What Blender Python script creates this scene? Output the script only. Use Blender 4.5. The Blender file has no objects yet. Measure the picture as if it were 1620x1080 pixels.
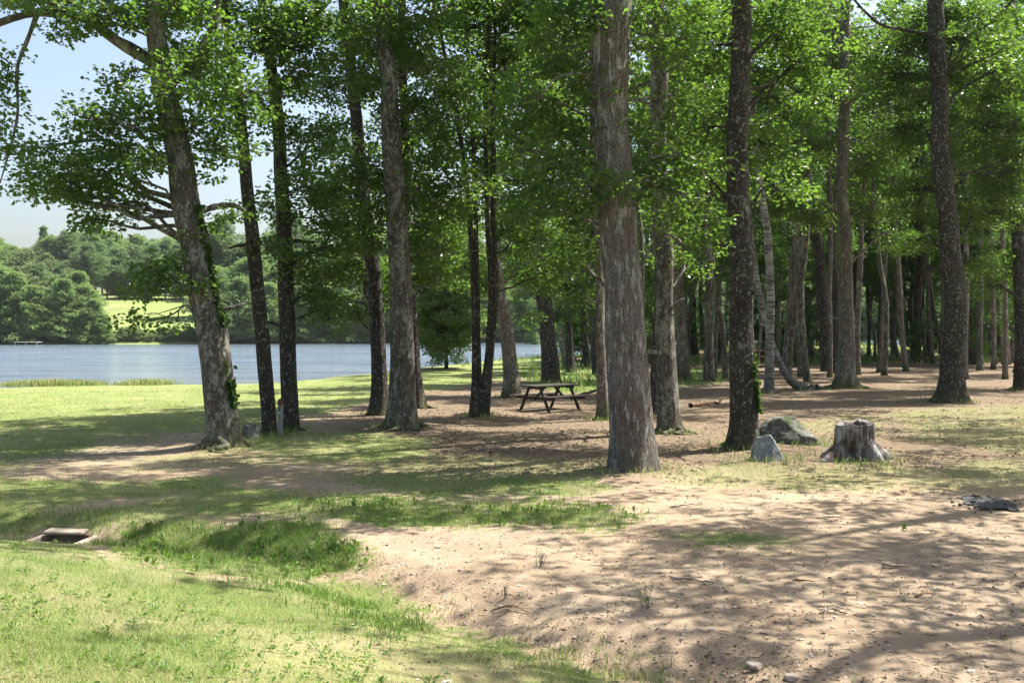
import bpy, math
import numpy as np
from mathutils import Vector

PI = math.pi
scn = bpy.context.scene
COL = scn.collection
RNG = np.random.default_rng(7)

# ------------------------------------------------------------------ camera maths (photo pixels 1620 x 1080)
F, CH = 1737.0, 2.2
TH = math.atan(25 / F)
CT, ST = math.cos(TH), math.sin(TH)

def at(u, v, D):
    a, b = (u - 810) / F, (540 - v) / F
    t = D / (CT + b * ST)
    return np.array([a * t, D, CH + (-ST + b * CT) * t])

def to_px(x, y, z):
    dy, dz = y, z - CH
    d = np.maximum(dy * CT - dz * ST, .05)
    return 810 + F * x / d, 540 - F * (dy * ST + dz * CT) / d

# ------------------------------------------------------------------ noise
def _hash(i, j, k, s):
    n = (i * 374761393 + j * 668265263 + k * 1440662683 + s * 362437) & 0xFFFFFFFF
    n = ((n ^ (n >> 13)) * 1274126177) & 0xFFFFFFFF
    return ((n ^ (n >> 16)) & 0xFFFF) / 65535.0

def vnoise(x, y, z=0.0, s=0):
    x, y, z = np.broadcast_arrays(np.asarray(x, float), np.asarray(y, float), np.asarray(z, float))
    i, j, k = np.floor(x).astype(np.int64), np.floor(y).astype(np.int64), np.floor(z).astype(np.int64)
    fx, fy, fz = x - i, y - j, z - k
    fx, fy, fz = [f * f * (3 - 2 * f) for f in (fx, fy, fz)]
    r = 0
    for a in (0, 1):
        for b in (0, 1):
            for c in (0, 1):
                w = (fx if a else 1 - fx) * (fy if b else 1 - fy) * (fz if c else 1 - fz)
                r = r + w * _hash(i + a, j + b, k + c, s)
    return r * 2 - 1

def fbm(x, y, z=0.0, s=0, o=4):
    r, a = 0, 1.0
    for q in range(o):
        r = r + a * vnoise(np.asarray(x) * 2 ** q, np.asarray(y) * 2 ** q, np.asarray(z) * 2 ** q, s + q)
        a *= .5
    return r / 1.9

def ss(a, b, x):
    t = np.clip((np.asarray(x, float) - a) / (b - a), 0, 1)
    return t * t * (3 - 2 * t)

# ------------------------------------------------------------------ terrain
SH = np.array([(-400, 46), (-60, 49), (-26, 54.5), (-13, 57), (-9.8, 62), (-5, 78), (-1, 86), (6, 85), (14, 88),
               (25, 92), (45, 88), (70, 95), (120, 110), (400, 130)], float)
FS = np.array([(-500, 165), (-100, 172), (-40, 180), (0, 192), (60, 225), (150, 260), (500, 300)], float)
DITCH = np.array([(-12, 14.5), (-7, 13), (-4.9, 12.1), (-2.5, 11.0), (-1.6, 10.0), (-.65, 8.9), (.1, 8.0), (.8, 7.35), (2.2, 6.2), (4.5, 4.6)], float)
MOUNDS = []

def ditch_d(x, y):
    best, side = np.full(np.shape(x), 1e9), np.zeros(np.shape(x))
    for (x0, y0), (x1, y1) in zip(DITCH[:-1], DITCH[1:]):
        dx, dy = x1 - x0, y1 - y0
        t = np.clip(((x - x0) * dx + (y - y0) * dy) / (dx * dx + dy * dy), 0, 1)
        d = np.hypot(x - x0 - t * dx, y - y0 - t * dy)
        s = np.sign(dx * (y - y0) - dy * (x - x0))
        m = d < best
        best, side = np.where(m, d, best), np.where(m, s, side)
    return best, side

def gz(x, y):
    x, y = np.broadcast_arrays(np.asarray(x, float), np.asarray(y, float))
    d = np.interp(x, SH[:, 0], SH[:, 1]) - y
    L = np.interp(x, [-6, 4], [25, 8])
    z = np.where(d > 0, -.8 + .8 * ss(0, L, d), np.maximum(-.8 + .15 * d, -2.6))
    z = z + .72 * np.exp(-((d - 9) / 7) ** 2) * ss(5, 13, x) * (d > -3)
    fd = y - np.interp(x, FS[:, 0], FS[:, 1])
    far = -.8 + .3 * ss(0, 3, fd) + np.where(fd > 0, 22 * (1 - np.exp(-np.maximum(fd, 0) / 185)), .2 * fd) + 1.2 * fbm(x / 45, y / 45, 0, 3) * ss(20, 80, fd)
    z = np.maximum(z, np.where(fd > -8, far, -9))
    dd, sd = ditch_d(x, y)
    fade = ss(-9, -5, x) * (1 - .6 * ss(1.5, 3.5, x))
    z = z - .17 * np.exp(-(dd / (.5 + .18 * fbm(x * 1.3, y * 1.3, 0, 15))) ** 2) * fade * (1 + .5 * fbm(x * 2.4, y * 2.4, 0, 16)) * (y < 20)
    z = z + .55 * ss(.2, 4.2, dd) * (sd < 0) * (1 - ss(14, 20, y)) * (1 - ss(2, 5, x) * .6)
    near = 1 - ss(60, 100, y)
    z = z + near * (.05 * fbm(x / 3, y / 3, 0, 11, 3) * ss(1, 6, np.abs(y - 57) + 0 * x)
                    + (.022 * fbm(x * 2.2, y * 2.2, 0, 5, 4) + .012 * np.abs(fbm(x * 4.5, y * 4.5, 0, 6, 2))) * (1 - ss(12, 26, y)))
    z = z - .42 * np.exp(-(((x + 4.95) / .4) ** 4 + ((y - 11.68) / .62) ** 4))
    for mx, my, mh, mr in MOUNDS:
        z = z + mh * np.exp(-((x - mx) ** 2 + (y - my) ** 2) / mr ** 2)
    return z

def hit(u, v):
    ys = np.concatenate([np.arange(4, 60, .02), np.arange(60, 420, .2)])
    a, b = (u - 810) / F, (540 - v) / F
    t = ys / (CT + b * ST)
    zz = CH + (-ST + b * CT) * t
    k = np.argmax(zz <= gz(a * t, ys))
    return np.array([a * t[k], ys[k], float(gz(a * t[k], ys[k]))])

# ------------------------------------------------------------------ mesh helpers
def make_mesh(name, V, faces, mats, midx=None, attrs=None, smooth=False):
    """faces: list of int arrays (M,k)"""
    me = bpy.data.meshes.new(name)
    V = np.asarray(V, np.float32).reshape(-1, 3)
    faces = [np.asarray(f, np.int32) for f in faces if len(f)]
    nl = sum(f.size for f in faces); nf = sum(len(f) for f in faces)
    me.vertices.add(len(V)); me.vertices.foreach_set('co', V.ravel())
    me.loops.add(nl); me.loops.foreach_set('vertex_index', np.concatenate([f.ravel() for f in faces]))
    me.polygons.add(nf)
    tot = np.concatenate([np.full(len(f), f.shape[1], np.int32) for f in faces])
    me.polygons.foreach_set('loop_start', np.concatenate([[0], np.cumsum(tot)[:-1]]).astype(np.int32))
    me.polygons.foreach_set('loop_total', tot)
    me.polygons.foreach_set('use_smooth', np.full(nf, bool(smooth)))
    for m in (mats if isinstance(mats, (list, tuple)) else [mats]):
        me.materials.append(m)
    if midx is not None:
        me.polygons.foreach_set('material_index', np.asarray(midx, np.int32))
    for k, a in (attrs or {}).items():
        a = np.asarray(a, np.float32)
        if a.ndim == 1:
            at_ = me.attributes.new(k, 'FLOAT', 'POINT'); at_.data.foreach_set('value', a)
        else:
            at_ = me.attributes.new(k, 'FLOAT_COLOR', 'POINT'); at_.data.foreach_set('color', a.ravel())
    me.update(calc_edges=True)
    return me

def link(name, me, parent=None, loc=(0, 0, 0), rz=0, scale=1):
    o = bpy.data.objects.new(name, me); COL.objects.link(o)
    o.location = loc; o.rotation_euler = (0, 0, rz); o.scale = (scale,) * 3 if np.isscalar(scale) else scale
    if parent is not None: o.parent = parent
    return o

def tag(o, label=None, cat=None, group=None, kind=None):
    for k, v in (('label', label), ('category', cat), ('group', group), ('kind', kind)):
        if v: o[k] = v
    return o

class Geo:
    def __init__(s): s.V, s.F, s.n = [], {}, 0
    def add(s, V, *faces):
        V = np.asarray(V, float).reshape(-1, 3)
        for f in faces:
            f = np.asarray(f, int)
            if len(f): s.F.setdefault(f.shape[1], []).append(f + s.n)
        s.V.append(V); s.n += len(V)
    def mesh(s, name, mats, smooth=False, **k):
        return make_mesh(name, np.concatenate(s.V), [np.concatenate(f) for f in s.F.values()], mats, smooth=smooth, **k)
    def shift(s, o):
        s.V = [v - np.asarray(o) for v in s.V]; return s

def spline(P, n):
    P = np.asarray(P, float)
    Q = np.vstack([2 * P[0] - P[1], P, 2 * P[-1] - P[-2]])
    t = np.linspace(0, len(P) - 1, n); k = np.minimum(t.astype(int), len(P) - 2); f = (t - k)[:, None]
    a, b, c, d = Q[k], Q[k + 1], Q[k + 2], Q[k + 3]
    return .5 * (2 * b + (c - a) * f + (2 * a - 5 * b + 4 * c - d) * f ** 2 + (3 * b - a - 3 * c + d) * f ** 3)

def tube(P, R, sides=6, disp=None, phase=0.0):
    P = np.asarray(P, float); n = len(P); R = np.broadcast_to(np.asarray(R, float), (n,))
    T = np.gradient(P, axis=0); T /= np.linalg.norm(T, axis=1)[:, None] + 1e-9
    ref = np.array([1., 0, 0]) if abs(T[0, 0]) < .9 else np.array([0, 1., 0])
    if abs(T[:, 0]).max() > .95: ref = np.array([0, 0, 1.]) if abs(T[:, 2]).max() < .95 else np.array([0, 1., 0])
    A = ref - (T @ ref)[:, None] * T; A /= np.linalg.norm(A, axis=1)[:, None] + 1e-9
    B = np.cross(T, A)
    th = np.arange(sides) / sides * 2 * PI + phase
    rr = np.repeat(R[:, None], sides, 1)
    if disp is not None: rr = rr * disp(th[None, :], np.arange(n)[:, None], P)
    V = P[:, None, :] + rr[..., None] * (np.cos(th)[None, :, None] * A[:, None, :] + np.sin(th)[None, :, None] * B[:, None, :])
    i = np.arange(n - 1)[:, None] * sides; j = np.arange(sides)[None, :]; j2 = (j + 1) % sides
    Fq = np.stack([i + j, i + j2, i + sides + j2, i + sides + j], -1).reshape(-1, 4)
    V = np.vstack([V.reshape(-1, 3), P[-1:]])
    e = (n - 1) * sides
    Ft = np.stack([e + np.arange(sides), e + (np.arange(sides) + 1) % sides, np.full(sides, n * sides)], -1)
    return V, Fq, Ft

def box(c, d, rz=0.0, tilt=None, bev=.0):
    """bevelled box as 24-vertex hull; c centre, d full sizes"""
    hx, hy, hz = np.asarray(d, float) / 2; b = min(bev, .45 * min(hx, hy, hz) * 2) or .002
    V, faces4, faces3 = [], [], []
    idx = {}
    for sx in (-1, 1):
        for sy in (-1, 1):
            for sz in (-1, 1):
                for ax in range(3):
                    p = np.array([sx * hx, sy * hy, sz * hz])
                    for k in range(3):
                        if k != ax: p[k] -= np.sign(p[k]) * b
                    idx[(sx, sy, sz, ax)] = len(V); V.append(p)
    for ax in range(3):
        o = [k for k in range(3) if k != ax]
        for s in (-1, 1):
            q = []
            for a, c_ in ((-1, -1), (1, -1), (1, 1), (-1, 1)):
                k = [0, 0, 0]; k[ax] = s; k[o[0]] = a; k[o[1]] = c_; q.append(idx[(*k, ax)])
            flip = (s == 1) == (ax == 1)
            faces4.append(q[::-1] if flip else q)
    for ax in range(3):                      # edges along ax
        o = [k for k in range(3) if k != ax]
        for a in (-1, 1):
            for c_ in (-1, 1):
                k0 = [0, 0, 0]; k1 = [0, 0, 0]
                k0[ax], k1[ax] = -1, 1
                for k in (k0, k1): k[o[0]] = a; k[o[1]] = c_
                faces4.append([idx[(*k0, o[0])], idx[(*k1, o[0])], idx[(*k1, o[1])], idx[(*k0, o[1])]])
    for sx in (-1, 1):
        for sy in (-1, 1):
            for sz in (-1, 1): faces3.append([idx[(sx, sy, sz, k)] for k in range(3)])
    V = np.array(V)
    if tilt is not None:
        from mathutils import Euler
        M = np.array(Euler(tilt).to_matrix()); V = V @ M.T
    cz, sz = math.cos(rz), math.sin(rz)
    V = V @ np.array([[cz, -sz, 0], [sz, cz, 0], [0, 0, 1]]).T
    return V + np.asarray(c, float), np.array(faces4), np.array(faces3)

# ------------------------------------------------------------------ materials
class NT:
    def __init__(s, name):
        s.m = bpy.data.materials.new(name); s.m.use_nodes = True
        s.t = s.m.node_tree; s.t.nodes.clear(); s.out = s.n('ShaderNodeOutputMaterial')
    def n(s, typ, **k):
        nd = s.t.nodes.new(typ)
        for a, v in k.items(): setattr(nd, a, v)
        return nd
    def l(s, a, b): s.t.links.new(a, b)
    def set(s, sock, v):
        if hasattr(v, 'is_output') or isinstance(v, bpy.types.NodeSocket): s.l(v, sock)
        else: sock.default_value = (*v, 1) if isinstance(v, tuple) and len(v) == 3 and sock.type == 'RGBA' else v
    def noise(s, vec, scale, detail=4, rough=.6, out='Fac', dist=0):
        nd = s.n('ShaderNodeTexNoise'); nd.inputs['Scale'].default_value = scale; nd.inputs['Detail'].default_value = detail
        nd.inputs['Roughness'].default_value = rough; nd.inputs['Distortion'].default_value = dist
        if vec is not None: s.l(vec, nd.inputs['Vector'])
        return nd.outputs[out]
    def ramp(s, fac, stops):
        nd = s.n('ShaderNodeValToRGB'); e = nd.color_ramp.elements
        while len(e) < len(stops): e.new(.5)
        for k, (p, c) in enumerate(stops): e[k].position = p; e[k].color = (*c, 1) if len(c) == 3 else c
        s.l(fac, nd.inputs[0]); return nd.outputs[0]
    def mix(s, fac, a, b, blend='MIX'):
        nd = s.n('ShaderNodeMix'); nd.data_type = 'RGBA'; nd.blend_type = blend
        s.set(nd.inputs[0], fac); s.set(nd.inputs[6], a); s.set(nd.inputs[7], b); return nd.outputs[2]
    def math(s, op, a, b=0.0, c=0.0, clamp=False):
        nd = s.n('ShaderNodeMath', operation=op, use_clamp=clamp)
        s.set(nd.inputs[0], a); s.set(nd.inputs[1], b); s.set(nd.inputs[2], c); return nd.outputs[0]
    def rng(s, v, a, b, c=0.0, d=1.0):
        nd = s.n('ShaderNodeMapRange'); s.set(nd.inputs[0], v)
        for k, q in enumerate((a, b, c, d)): nd.inputs[k + 1].default_value = q
        return nd.outputs[0]
    def obj(s, scale=(1, 1, 1), rand=True):
        tc = s.n('ShaderNodeTexCoord'); mp = s.n('ShaderNodeMapping'); mp.inputs['Scale'].default_value = scale
        s.l(tc.outputs['Object'], mp.inputs['Vector'])
        if rand:
            oi = s.n('ShaderNodeObjectInfo'); k = s.math('MULTIPLY', oi.outputs['Random'], 37.0)
            cb = s.n('ShaderNodeCombineXYZ'); s.l(k, cb.inputs[0]); s.l(k, cb.inputs[1]); s.l(k, cb.inputs[2])
            s.l(cb.outputs[0], mp.inputs['Location'])
        return mp.outputs[0]
    def bump(s, h, strength=.5, dist=.02, normal=None):
        nd = s.n('ShaderNodeBump'); nd.inputs['Strength'].default_value = strength; nd.inputs['Distance'].default_value = dist
        s.l(h, nd.inputs['Height'])
        if normal is not None: s.l(normal, nd.inputs['Normal'])
        return nd.outputs[0]
    def bsdf(s, col, rough=.8, spec=.3, normal=None, **k):
        nd = s.n('ShaderNodeBsdfPrincipled'); s.set(nd.inputs['Base Color'], col); s.set(nd.inputs['Roughness'], rough)
        nd.inputs['Specular IOR Level'].default_value = spec
        for a, v in k.items(): s.set(nd.inputs[a], v)
        if normal is not None: s.l(normal, nd.inputs['Normal'])
        return nd.outputs[0]
    def done(s, sh): s.l(sh, s.out.inputs[0]); return s.m

def bark_mat(name, dark, light, lich, lich_amt=.5, moss=.6, furrow=20, brown=None, vstretch=.22, bump=1.0, lv=.55):
    t = NT(name); v = t.obj((1, 1, vstretch)); w = t.obj((1, 1, lv)); r = t.obj((1, 1, 1), rand=False)
    f = t.noise(v, furrow, 7, .72, dist=.35); f2 = t.noise(t.obj((1, 1, .45)), furrow * 2.2, 5, .7)
    h = t.math('ADD', t.math('MULTIPLY', f, .55), t.math('MULTIPLY', f2, .75))
    c = t.ramp(h, [(.42, tuple(x * .45 for x in dark)), (.58, dark), (.72, light), (.92, tuple(min(1, x * 1.25) for x in light))])
    big = t.noise(t.obj((1, 1, .5)), 1.7, 3)
    c = t.mix(t.rng(big, .4, .62, 0, .75), c, t.mix(.6, c, brown or tuple(x * .6 for x in dark)))
    ln = t.noise(w, 4.2, 5, .72); la = t.rng(ln, .58 - .1 * lich_amt, .64 - .1 * lich_amt, 0, .85)
    c = t.mix(t.math('MULTIPLY', la, t.rng(f2, .36, .52)), c, lich)
    ln2 = t.noise(w, 17, 3, .6); c = t.mix(t.rng(ln2, .58, .64, 0, .75), c, tuple(x * 1.1 for x in lich))
    sp = t.n('ShaderNodeSeparateXYZ'); t.l(r, sp.inputs[0])
    mz = t.math('SUBTRACT', t.rng(sp.outputs[2], 0, .9, 1, 0), t.math('MULTIPLY', t.noise(w, 3.1, 3), .9))
    c = t.mix(t.rng(mz, .05, .5, 0, moss), c, (.075, .082, .026))
    return t.done(t.bsdf(c, .92, .15, t.bump(h, bump, .035)))

M = {}
M['bark_oak'] = bark_mat('bark_oak', (.060, .052, .043), (.165, .150, .128), (.30, .295, .25), .6, .5, lv=.5)
M['bark_dark'] = bark_mat('bark_dark', (.032, .028, .024), (.085, .077, .066), (.25, .25, .225), -.25, .45, lv=.8)
M['bark_big'] = bark_mat('bark_big', (.085, .076, .068), (.21, .195, .18), (.36, .355, .325), .45, .25, furrow=24, vstretch=.09, lv=.22, brown=(.10, .06, .042))
M['bark_light'] = bark_mat('bark_light', (.09, .076, .062), (.24, .21, .175), (.36, .35, .30), .25, .9)
def birch_mat():
    t = NT('bark_birch'); w = t.obj((1, 1, 1)); b = t.obj((.6, .6, 4.5))
    n = t.noise(b, 3.5, 5, .7); n2 = t.noise(w, 3, 4)
    c = t.mix(t.rng(n2, .35, .62), (.38, .365, .335), (.17, .16, .145))
    c = t.mix(t.rng(n, .51, .58), c, (.05, .045, .04))
    r = t.obj(rand=False); sp = t.n('ShaderNodeSeparateXYZ'); t.l(r, sp.inputs[0])
    c = t.mix(t.math('SUBTRACT', t.rng(sp.outputs[2], 0, 2.2, 1.1, 0), t.math('MULTIPLY', n2, .8), clamp=True), c, (.07, .06, .05))
    return t.done(t.bsdf(c, .75, .25, t.bump(n, .4, .01)))
M['bark_birch'] = birch_mat()

def leaf_mat(name, a, b, tr, fac=.42, rough=.42, spec=.35, clump=1.3):
    t = NT(name); g = t.n('ShaderNodeNewGeometry'); oi = t.n('ShaderNodeObjectInfo')
    k = t.math('ADD', t.math('MULTIPLY', g.outputs['Random Per Island'], .6), t.math('MULTIPLY', t.noise(t.obj(rand=True), clump, 2), .8))
    k = t.math('ADD', t.math('SUBTRACT', k, .22), t.math('MULTIPLY', t.math('SUBTRACT', oi.outputs['Random'], .5), .35), clamp=True)
    c = t.mix(k, a, b); ct = t.mix(k, tuple(x * .8 for x in tr), tuple(x * 1.25 for x in tr))
    p = t.bsdf(c, rough, spec); tl = t.n('ShaderNodeBsdfTranslucent'); t.l(ct, tl.inputs[0])
    mx = t.n('ShaderNodeMixShader'); mx.inputs[0].default_value = fac; t.l(p, mx.inputs[1]); t.l(tl.outputs[0], mx.inputs[2])
    return t.done(mx.outputs[0])
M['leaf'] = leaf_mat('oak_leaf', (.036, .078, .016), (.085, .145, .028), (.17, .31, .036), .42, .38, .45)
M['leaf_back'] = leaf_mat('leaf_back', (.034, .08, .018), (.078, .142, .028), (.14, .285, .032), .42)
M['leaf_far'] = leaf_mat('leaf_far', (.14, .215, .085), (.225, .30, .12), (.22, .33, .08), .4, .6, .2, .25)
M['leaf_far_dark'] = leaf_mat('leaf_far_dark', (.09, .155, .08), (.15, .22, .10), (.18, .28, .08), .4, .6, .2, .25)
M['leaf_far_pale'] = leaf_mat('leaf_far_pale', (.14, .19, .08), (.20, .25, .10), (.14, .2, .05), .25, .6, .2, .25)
M['ivy'] = leaf_mat('ivy_leaf', (.025, .06, .012), (.05, .10, .02), (.10, .18, .02), .35, .6, .15)
M['weed'] = leaf_mat('weed_leaf', (.11, .19, .045), (.18, .26, .08), (.16, .28, .03), .4, .5, .3)

def blade_mat(name, green, lush, straw):
    t = NT(name); g = t.n('ShaderNodeNewGeometry'); at_ = t.n('ShaderNodeAttribute', attribute_name='lush')
    r = g.outputs['Random Per Island']
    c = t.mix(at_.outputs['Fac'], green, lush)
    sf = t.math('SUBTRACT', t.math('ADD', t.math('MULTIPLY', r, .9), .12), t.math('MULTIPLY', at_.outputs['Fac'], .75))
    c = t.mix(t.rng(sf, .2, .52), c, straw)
    p = t.bsdf(c, .6, .2); tl = t.n('ShaderNodeBsdfTranslucent'); t.l(t.mix(.5, c, c, 'MIX'), tl.inputs[0])
    mx = t.n('ShaderNodeMixShader'); mx.inputs[0].default_value = .4; t.l(p, mx.inputs[1]); t.l(tl.outputs[0], mx.inputs[2])
    return t.done(mx.outputs[0])
M['grass'] = blade_mat('grass_blade', (.21, .30, .07), (.14, .25, .045), (.50, .45, .24))

def ground_mat():
    t = NT('ground_soil_and_turf'); tc = t.n('ShaderNodeTexCoord'); P = tc.outputs['Object']
    at_ = t.n('ShaderNodeAttribute', attribute_name='cover'); sp = t.n('ShaderNodeSeparateColor'); t.l(at_.outputs['Color'], sp.inputs[0])
    G, Lt, Lu = sp.outputs[0], sp.outputs[1], sp.outputs[2]
    n1 = t.noise(P, .9, 5, .6); n2 = t.noise(P, 7, 6, .7); n3 = t.noise(P, 38, 5, .7); n4 = t.noise(P, 140, 3, .6)
    d = t.ramp(t.math('ADD', t.math('MULTIPLY', n1, .5), t.math('MULTIPLY', n2, .5)), [(.34, (.27, .198, .13)), (.5, (.395, .296, .198)), (.66, (.51, .40, .28))])
    d = t.mix(t.rng(n3, .54, .7, 0, .7), d, (.26, .195, .14)); d = t.mix(t.rng(n4, .58, .7, 0, .6), d, (.54, .45, .36))
    pk = t.noise(P, .33, 3, .55); d = t.mix(t.rng(pk, .47, .6, 0, .6), d, t.mix(.5, d, (.27, .225, .18)))
    vo = t.n('ShaderNodeTexVoronoi'); vo.inputs['Scale'].default_value = 16; t.l(P, vo.inputs['Vector'])
    d = t.mix(t.rng(vo.outputs['Distance'], .06, .16, .75, 0), d, t.ramp(n4, [(.4, (.16, .11, .08)), (.6, (.5, .42, .34))]))
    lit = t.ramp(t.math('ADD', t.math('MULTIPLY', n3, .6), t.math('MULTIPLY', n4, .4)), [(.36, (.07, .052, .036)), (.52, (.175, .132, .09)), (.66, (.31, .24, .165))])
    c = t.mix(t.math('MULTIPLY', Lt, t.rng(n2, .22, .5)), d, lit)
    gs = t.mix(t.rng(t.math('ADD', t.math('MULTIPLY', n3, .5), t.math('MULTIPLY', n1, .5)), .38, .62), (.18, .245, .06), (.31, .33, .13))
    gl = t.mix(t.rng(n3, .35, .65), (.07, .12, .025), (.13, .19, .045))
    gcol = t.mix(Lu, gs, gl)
    c = t.mix(t.math('MULTIPLY', G, t.rng(t.math('ADD', t.math('MULTIPLY', n3, .5), t.math('MULTIPLY', n2, .5)), .2, .55, .55, 1)), c, gcol)
    h = t.math('ADD', t.math('ADD', t.math('MULTIPLY', n2, .5), t.math('MULTIPLY', n3, .5)), t.math('MULTIPLY', n4, .3))
    return t.done(t.bsdf(c, .95, .1, t.bump(h, 1.0, .05)))
M['ground'] = ground_mat()

def water_mat():
    t = NT('lake_water'); tc = t.n('ShaderNodeTexCoord'); mp = t.n('ShaderNodeMapping'); mp.inputs['Scale'].default_value = (.25, 1.0, 1)
    t.l(tc.outputs['Object'], mp.inputs['Vector'])
    h = t.math('ADD', t.noise(mp.outputs[0], 1.6, 5, .65), t.math('MULTIPLY', t.noise(mp.outputs[0], .35, 3, .5), 1.2))
    mp2 = t.n('ShaderNodeMapping'); mp2.inputs['Scale'].default_value = (.22, 1.0, 1); t.l(tc.outputs['Object'], mp2.inputs['Vector'])
    n5 = t.noise(mp2.outputs[0], .28, 7, .78); sp = t.n('ShaderNodeSeparateXYZ'); t.l(tc.outputs['Object'], sp.inputs[0])
    shal = t.rng(t.math('SUBTRACT', sp.outputs[1], t.math('MULTIPLY', sp.outputs[0], .45)), 62, 92, .85, 0)
    return t.done(t.bsdf(t.mix(t.math('MULTIPLY', shal, t.rng(n5, .3, .7)), t.mix(t.rng(n5, .3, .7), (.075, .112, .155), (.225, .28, .34)), (.18, .185, .175)), .1, .5, t.bump(t.math('MULTIPLY', h, t.rng(sp.outputs[1], 115, 165, 1, .06)), 1.0, .5), IOR=1.33))
M['water'] = water_mat()

def simple(name, a, b, scale=6, rough=.85, stretch=(1, 1, 1), bump=.5, dist=.01, spec=.2):
    t = NT(name); v = t.obj(stretch, rand=True); n = t.noise(v, scale, 6, .65)
    return t.done(t.bsdf(t.ramp(n, [(.35, a), (.65, b)]), rough, spec, t.bump(n, bump, dist)))
M['grey_wood'] = simple('weathered_wood', (.026, .023, .019), (.07, .062, .05), 9, stretch=(1, 9, 9))
M['brown_wood'] = simple('brown_wood', (.12, .065, .035), (.24, .13, .075), 9, stretch=(1, 9, 9))
M['litter'] = simple('dead_leaf', (.10, .06, .035), (.30, .19, .11), 3)
M['pebble'] = simple('pebble_stone', (.2, .165, .135), (.38, .325, .27), 4)
M['stick'] = simple('dry_stick', (.16, .13, .10), (.42, .36, .29), 7)
M['ash'] = simple('ash', (.022, .022, .024), (.095, .095, .1), 30, bump=1, dist=.02)
M['concrete'] = simple('culvert_concrete', (.26, .21, .165), (.42, .35, .28), 12)
M['concrete_dark'] = simple('culvert_inside', (.09, .06, .045), (.17, .12, .09), 12)
M['jetty'] = simple('jetty_boards', (.35, .34, .33), (.5, .49, .47), 5)

# ------------------------------------------------------------------ leaves
def leaf_arrays(C, D, N, L, W, two=True):
    D = D / (np.linalg.norm(D, axis=1)[:, None] + 1e-9)
    S = np.cross(D, N); S /= np.linalg.norm(S, axis=1)[:, None] + 1e-9
    N = np.cross(S, D); L = L[:, None]; W = W[:, None]; n = len(C)
    if two:
        up = N * W * .28
        V = np.stack([C, C + D * L * .38 + S * W * .42 + up, C + D * L * .78 + S * W * .5 + up, C + D * L,
                      C + D * L * .78 - S * W * .5 + up, C + D * L * .38 - S * W * .42 + up], 1).reshape(-1, 3)
        b = np.arange(n)[:, None] * 6
        Fq = np.concatenate([b + np.array([0, 1, 2, 3]), b + np.array([0, 3, 4, 5])], 1).reshape(-1, 4)
    else:
        V = np.stack([C, C + D * L * .6 + S * W * .5 + N * W * .15, C + D * L, C + D * L * .45 - S * W * .5 + N * W * .15], 1).reshape(-1, 3)
        Fq = np.arange(n * 4).reshape(-1, 4)
    return V, Fq

def pad_leaves(rng, centers, rad, per, L, flat=.5, two=True):
    """clusters of leaves round each centre"""
    n = len(centers) * per
    C0 = np.repeat(centers, per, 0); R = np.repeat(rad, per)
    d = rng.normal(size=(n, 3)); d /= np.linalg.norm(d, axis=1)[:, None]
    o = d * (rng.random(n) ** .45)[:, None] * R[:, None]; o[:, 2] *= flat; o[:, 2] -= .18 * R * (np.hypot(o[:, 0], o[:, 1]) / R) ** 2
    D = o / R[:, None] + rng.normal(size=(n, 3)) * .55; D[:, 2] = D[:, 2] * .6 - .12
    N = rng.normal(size=(n, 3)) * .7 + np.array([0, 0, 1.0])
    ll = L * rng.uniform(.5, 1.35, n)
    return leaf_arrays(C0 + o, D, N, ll, ll * rng.uniform(.55, .75, n), two)

# ------------------------------------------------------------------ trees
def grow(trunk_P, trunk_R, blobs, rng, wood, leafV, leafF, nleaf):
    """blobs: dicts c, r(3), pads, padr, per, L, two ; adds limb tubes to wood (Geo) and leaves to lists"""
    for b in blobs:
        c, r = np.asarray(b['c'], float), np.asarray(b['r'], float)
        hd = np.hypot(trunk_P[:, 0] - c[0], trunk_P[:, 1] - c[1])
        want = c[2] - hd * b.get('rise', .35)
        k = int(np.argmin(np.abs(trunk_P[:, 2] - want) + .0 * hd))
        k = max(k, int(np.argmin(np.abs(trunk_P[:, 2] - b.get('minz', 1.5) - trunk_P[0, 2]))))
        s = at(*b['att']) if 'att' in b else trunk_P[k]; Ln = np.linalg.norm(c - s)
        mid = s + (c - s) * .5 + rng.normal(size=3) * .1 * Ln + np.array([0, 0, .12 * Ln * rng.uniform(.3, 1.3)])
        q = s + (c - s) * .22 + rng.normal(size=3) * .04 * Ln
        end = c + (c - s) / (Ln + 1e-6) * r[:2].mean() * .5
        q2 = s + (c - s) * .76 + rng.normal(size=3) * .07 * Ln + np.array([0, 0, .05 * Ln]); P = spline([s, q, mid, q2, c, end], 14)
        r0 = min(trunk_R[k] * .55, .012 + .0135 * Ln) * b.get('thick', 1)
        Rl = np.linspace(r0, .007, 14) * np.linspace(1.1, 1, 14)
        wood.add(*tube(P, Rl, 6 if r0 < .05 else 8))
        n = b['pads']
        d = rng.normal(size=(n, 3)); d /= np.linalg.norm(d, axis=1)[:, None]
        pc = c + d * (rng.random(n) ** .4)[:, None] * r
        for p in pc[:b.get('twigs', n)]:
            j = rng.integers(6, 13); a = P[j]
            m = a + (p - a) * .5 + rng.normal(size=3) * .06
            wood.add(*tube(spline([a, m, p], 4), np.linspace(min(Rl[j], .016), .003, 4), 3))
        V, Fq = pad_leaves(rng, pc, b.get('padr', .42) * rng.uniform(.7, 1.25, n), b.get('per', 74), b.get('L', .094), b.get('flat', .5), b.get('two', True))
        leafV.append(V); leafF.append(Fq + nleaf[0]); nleaf[0] += len(V)

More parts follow.
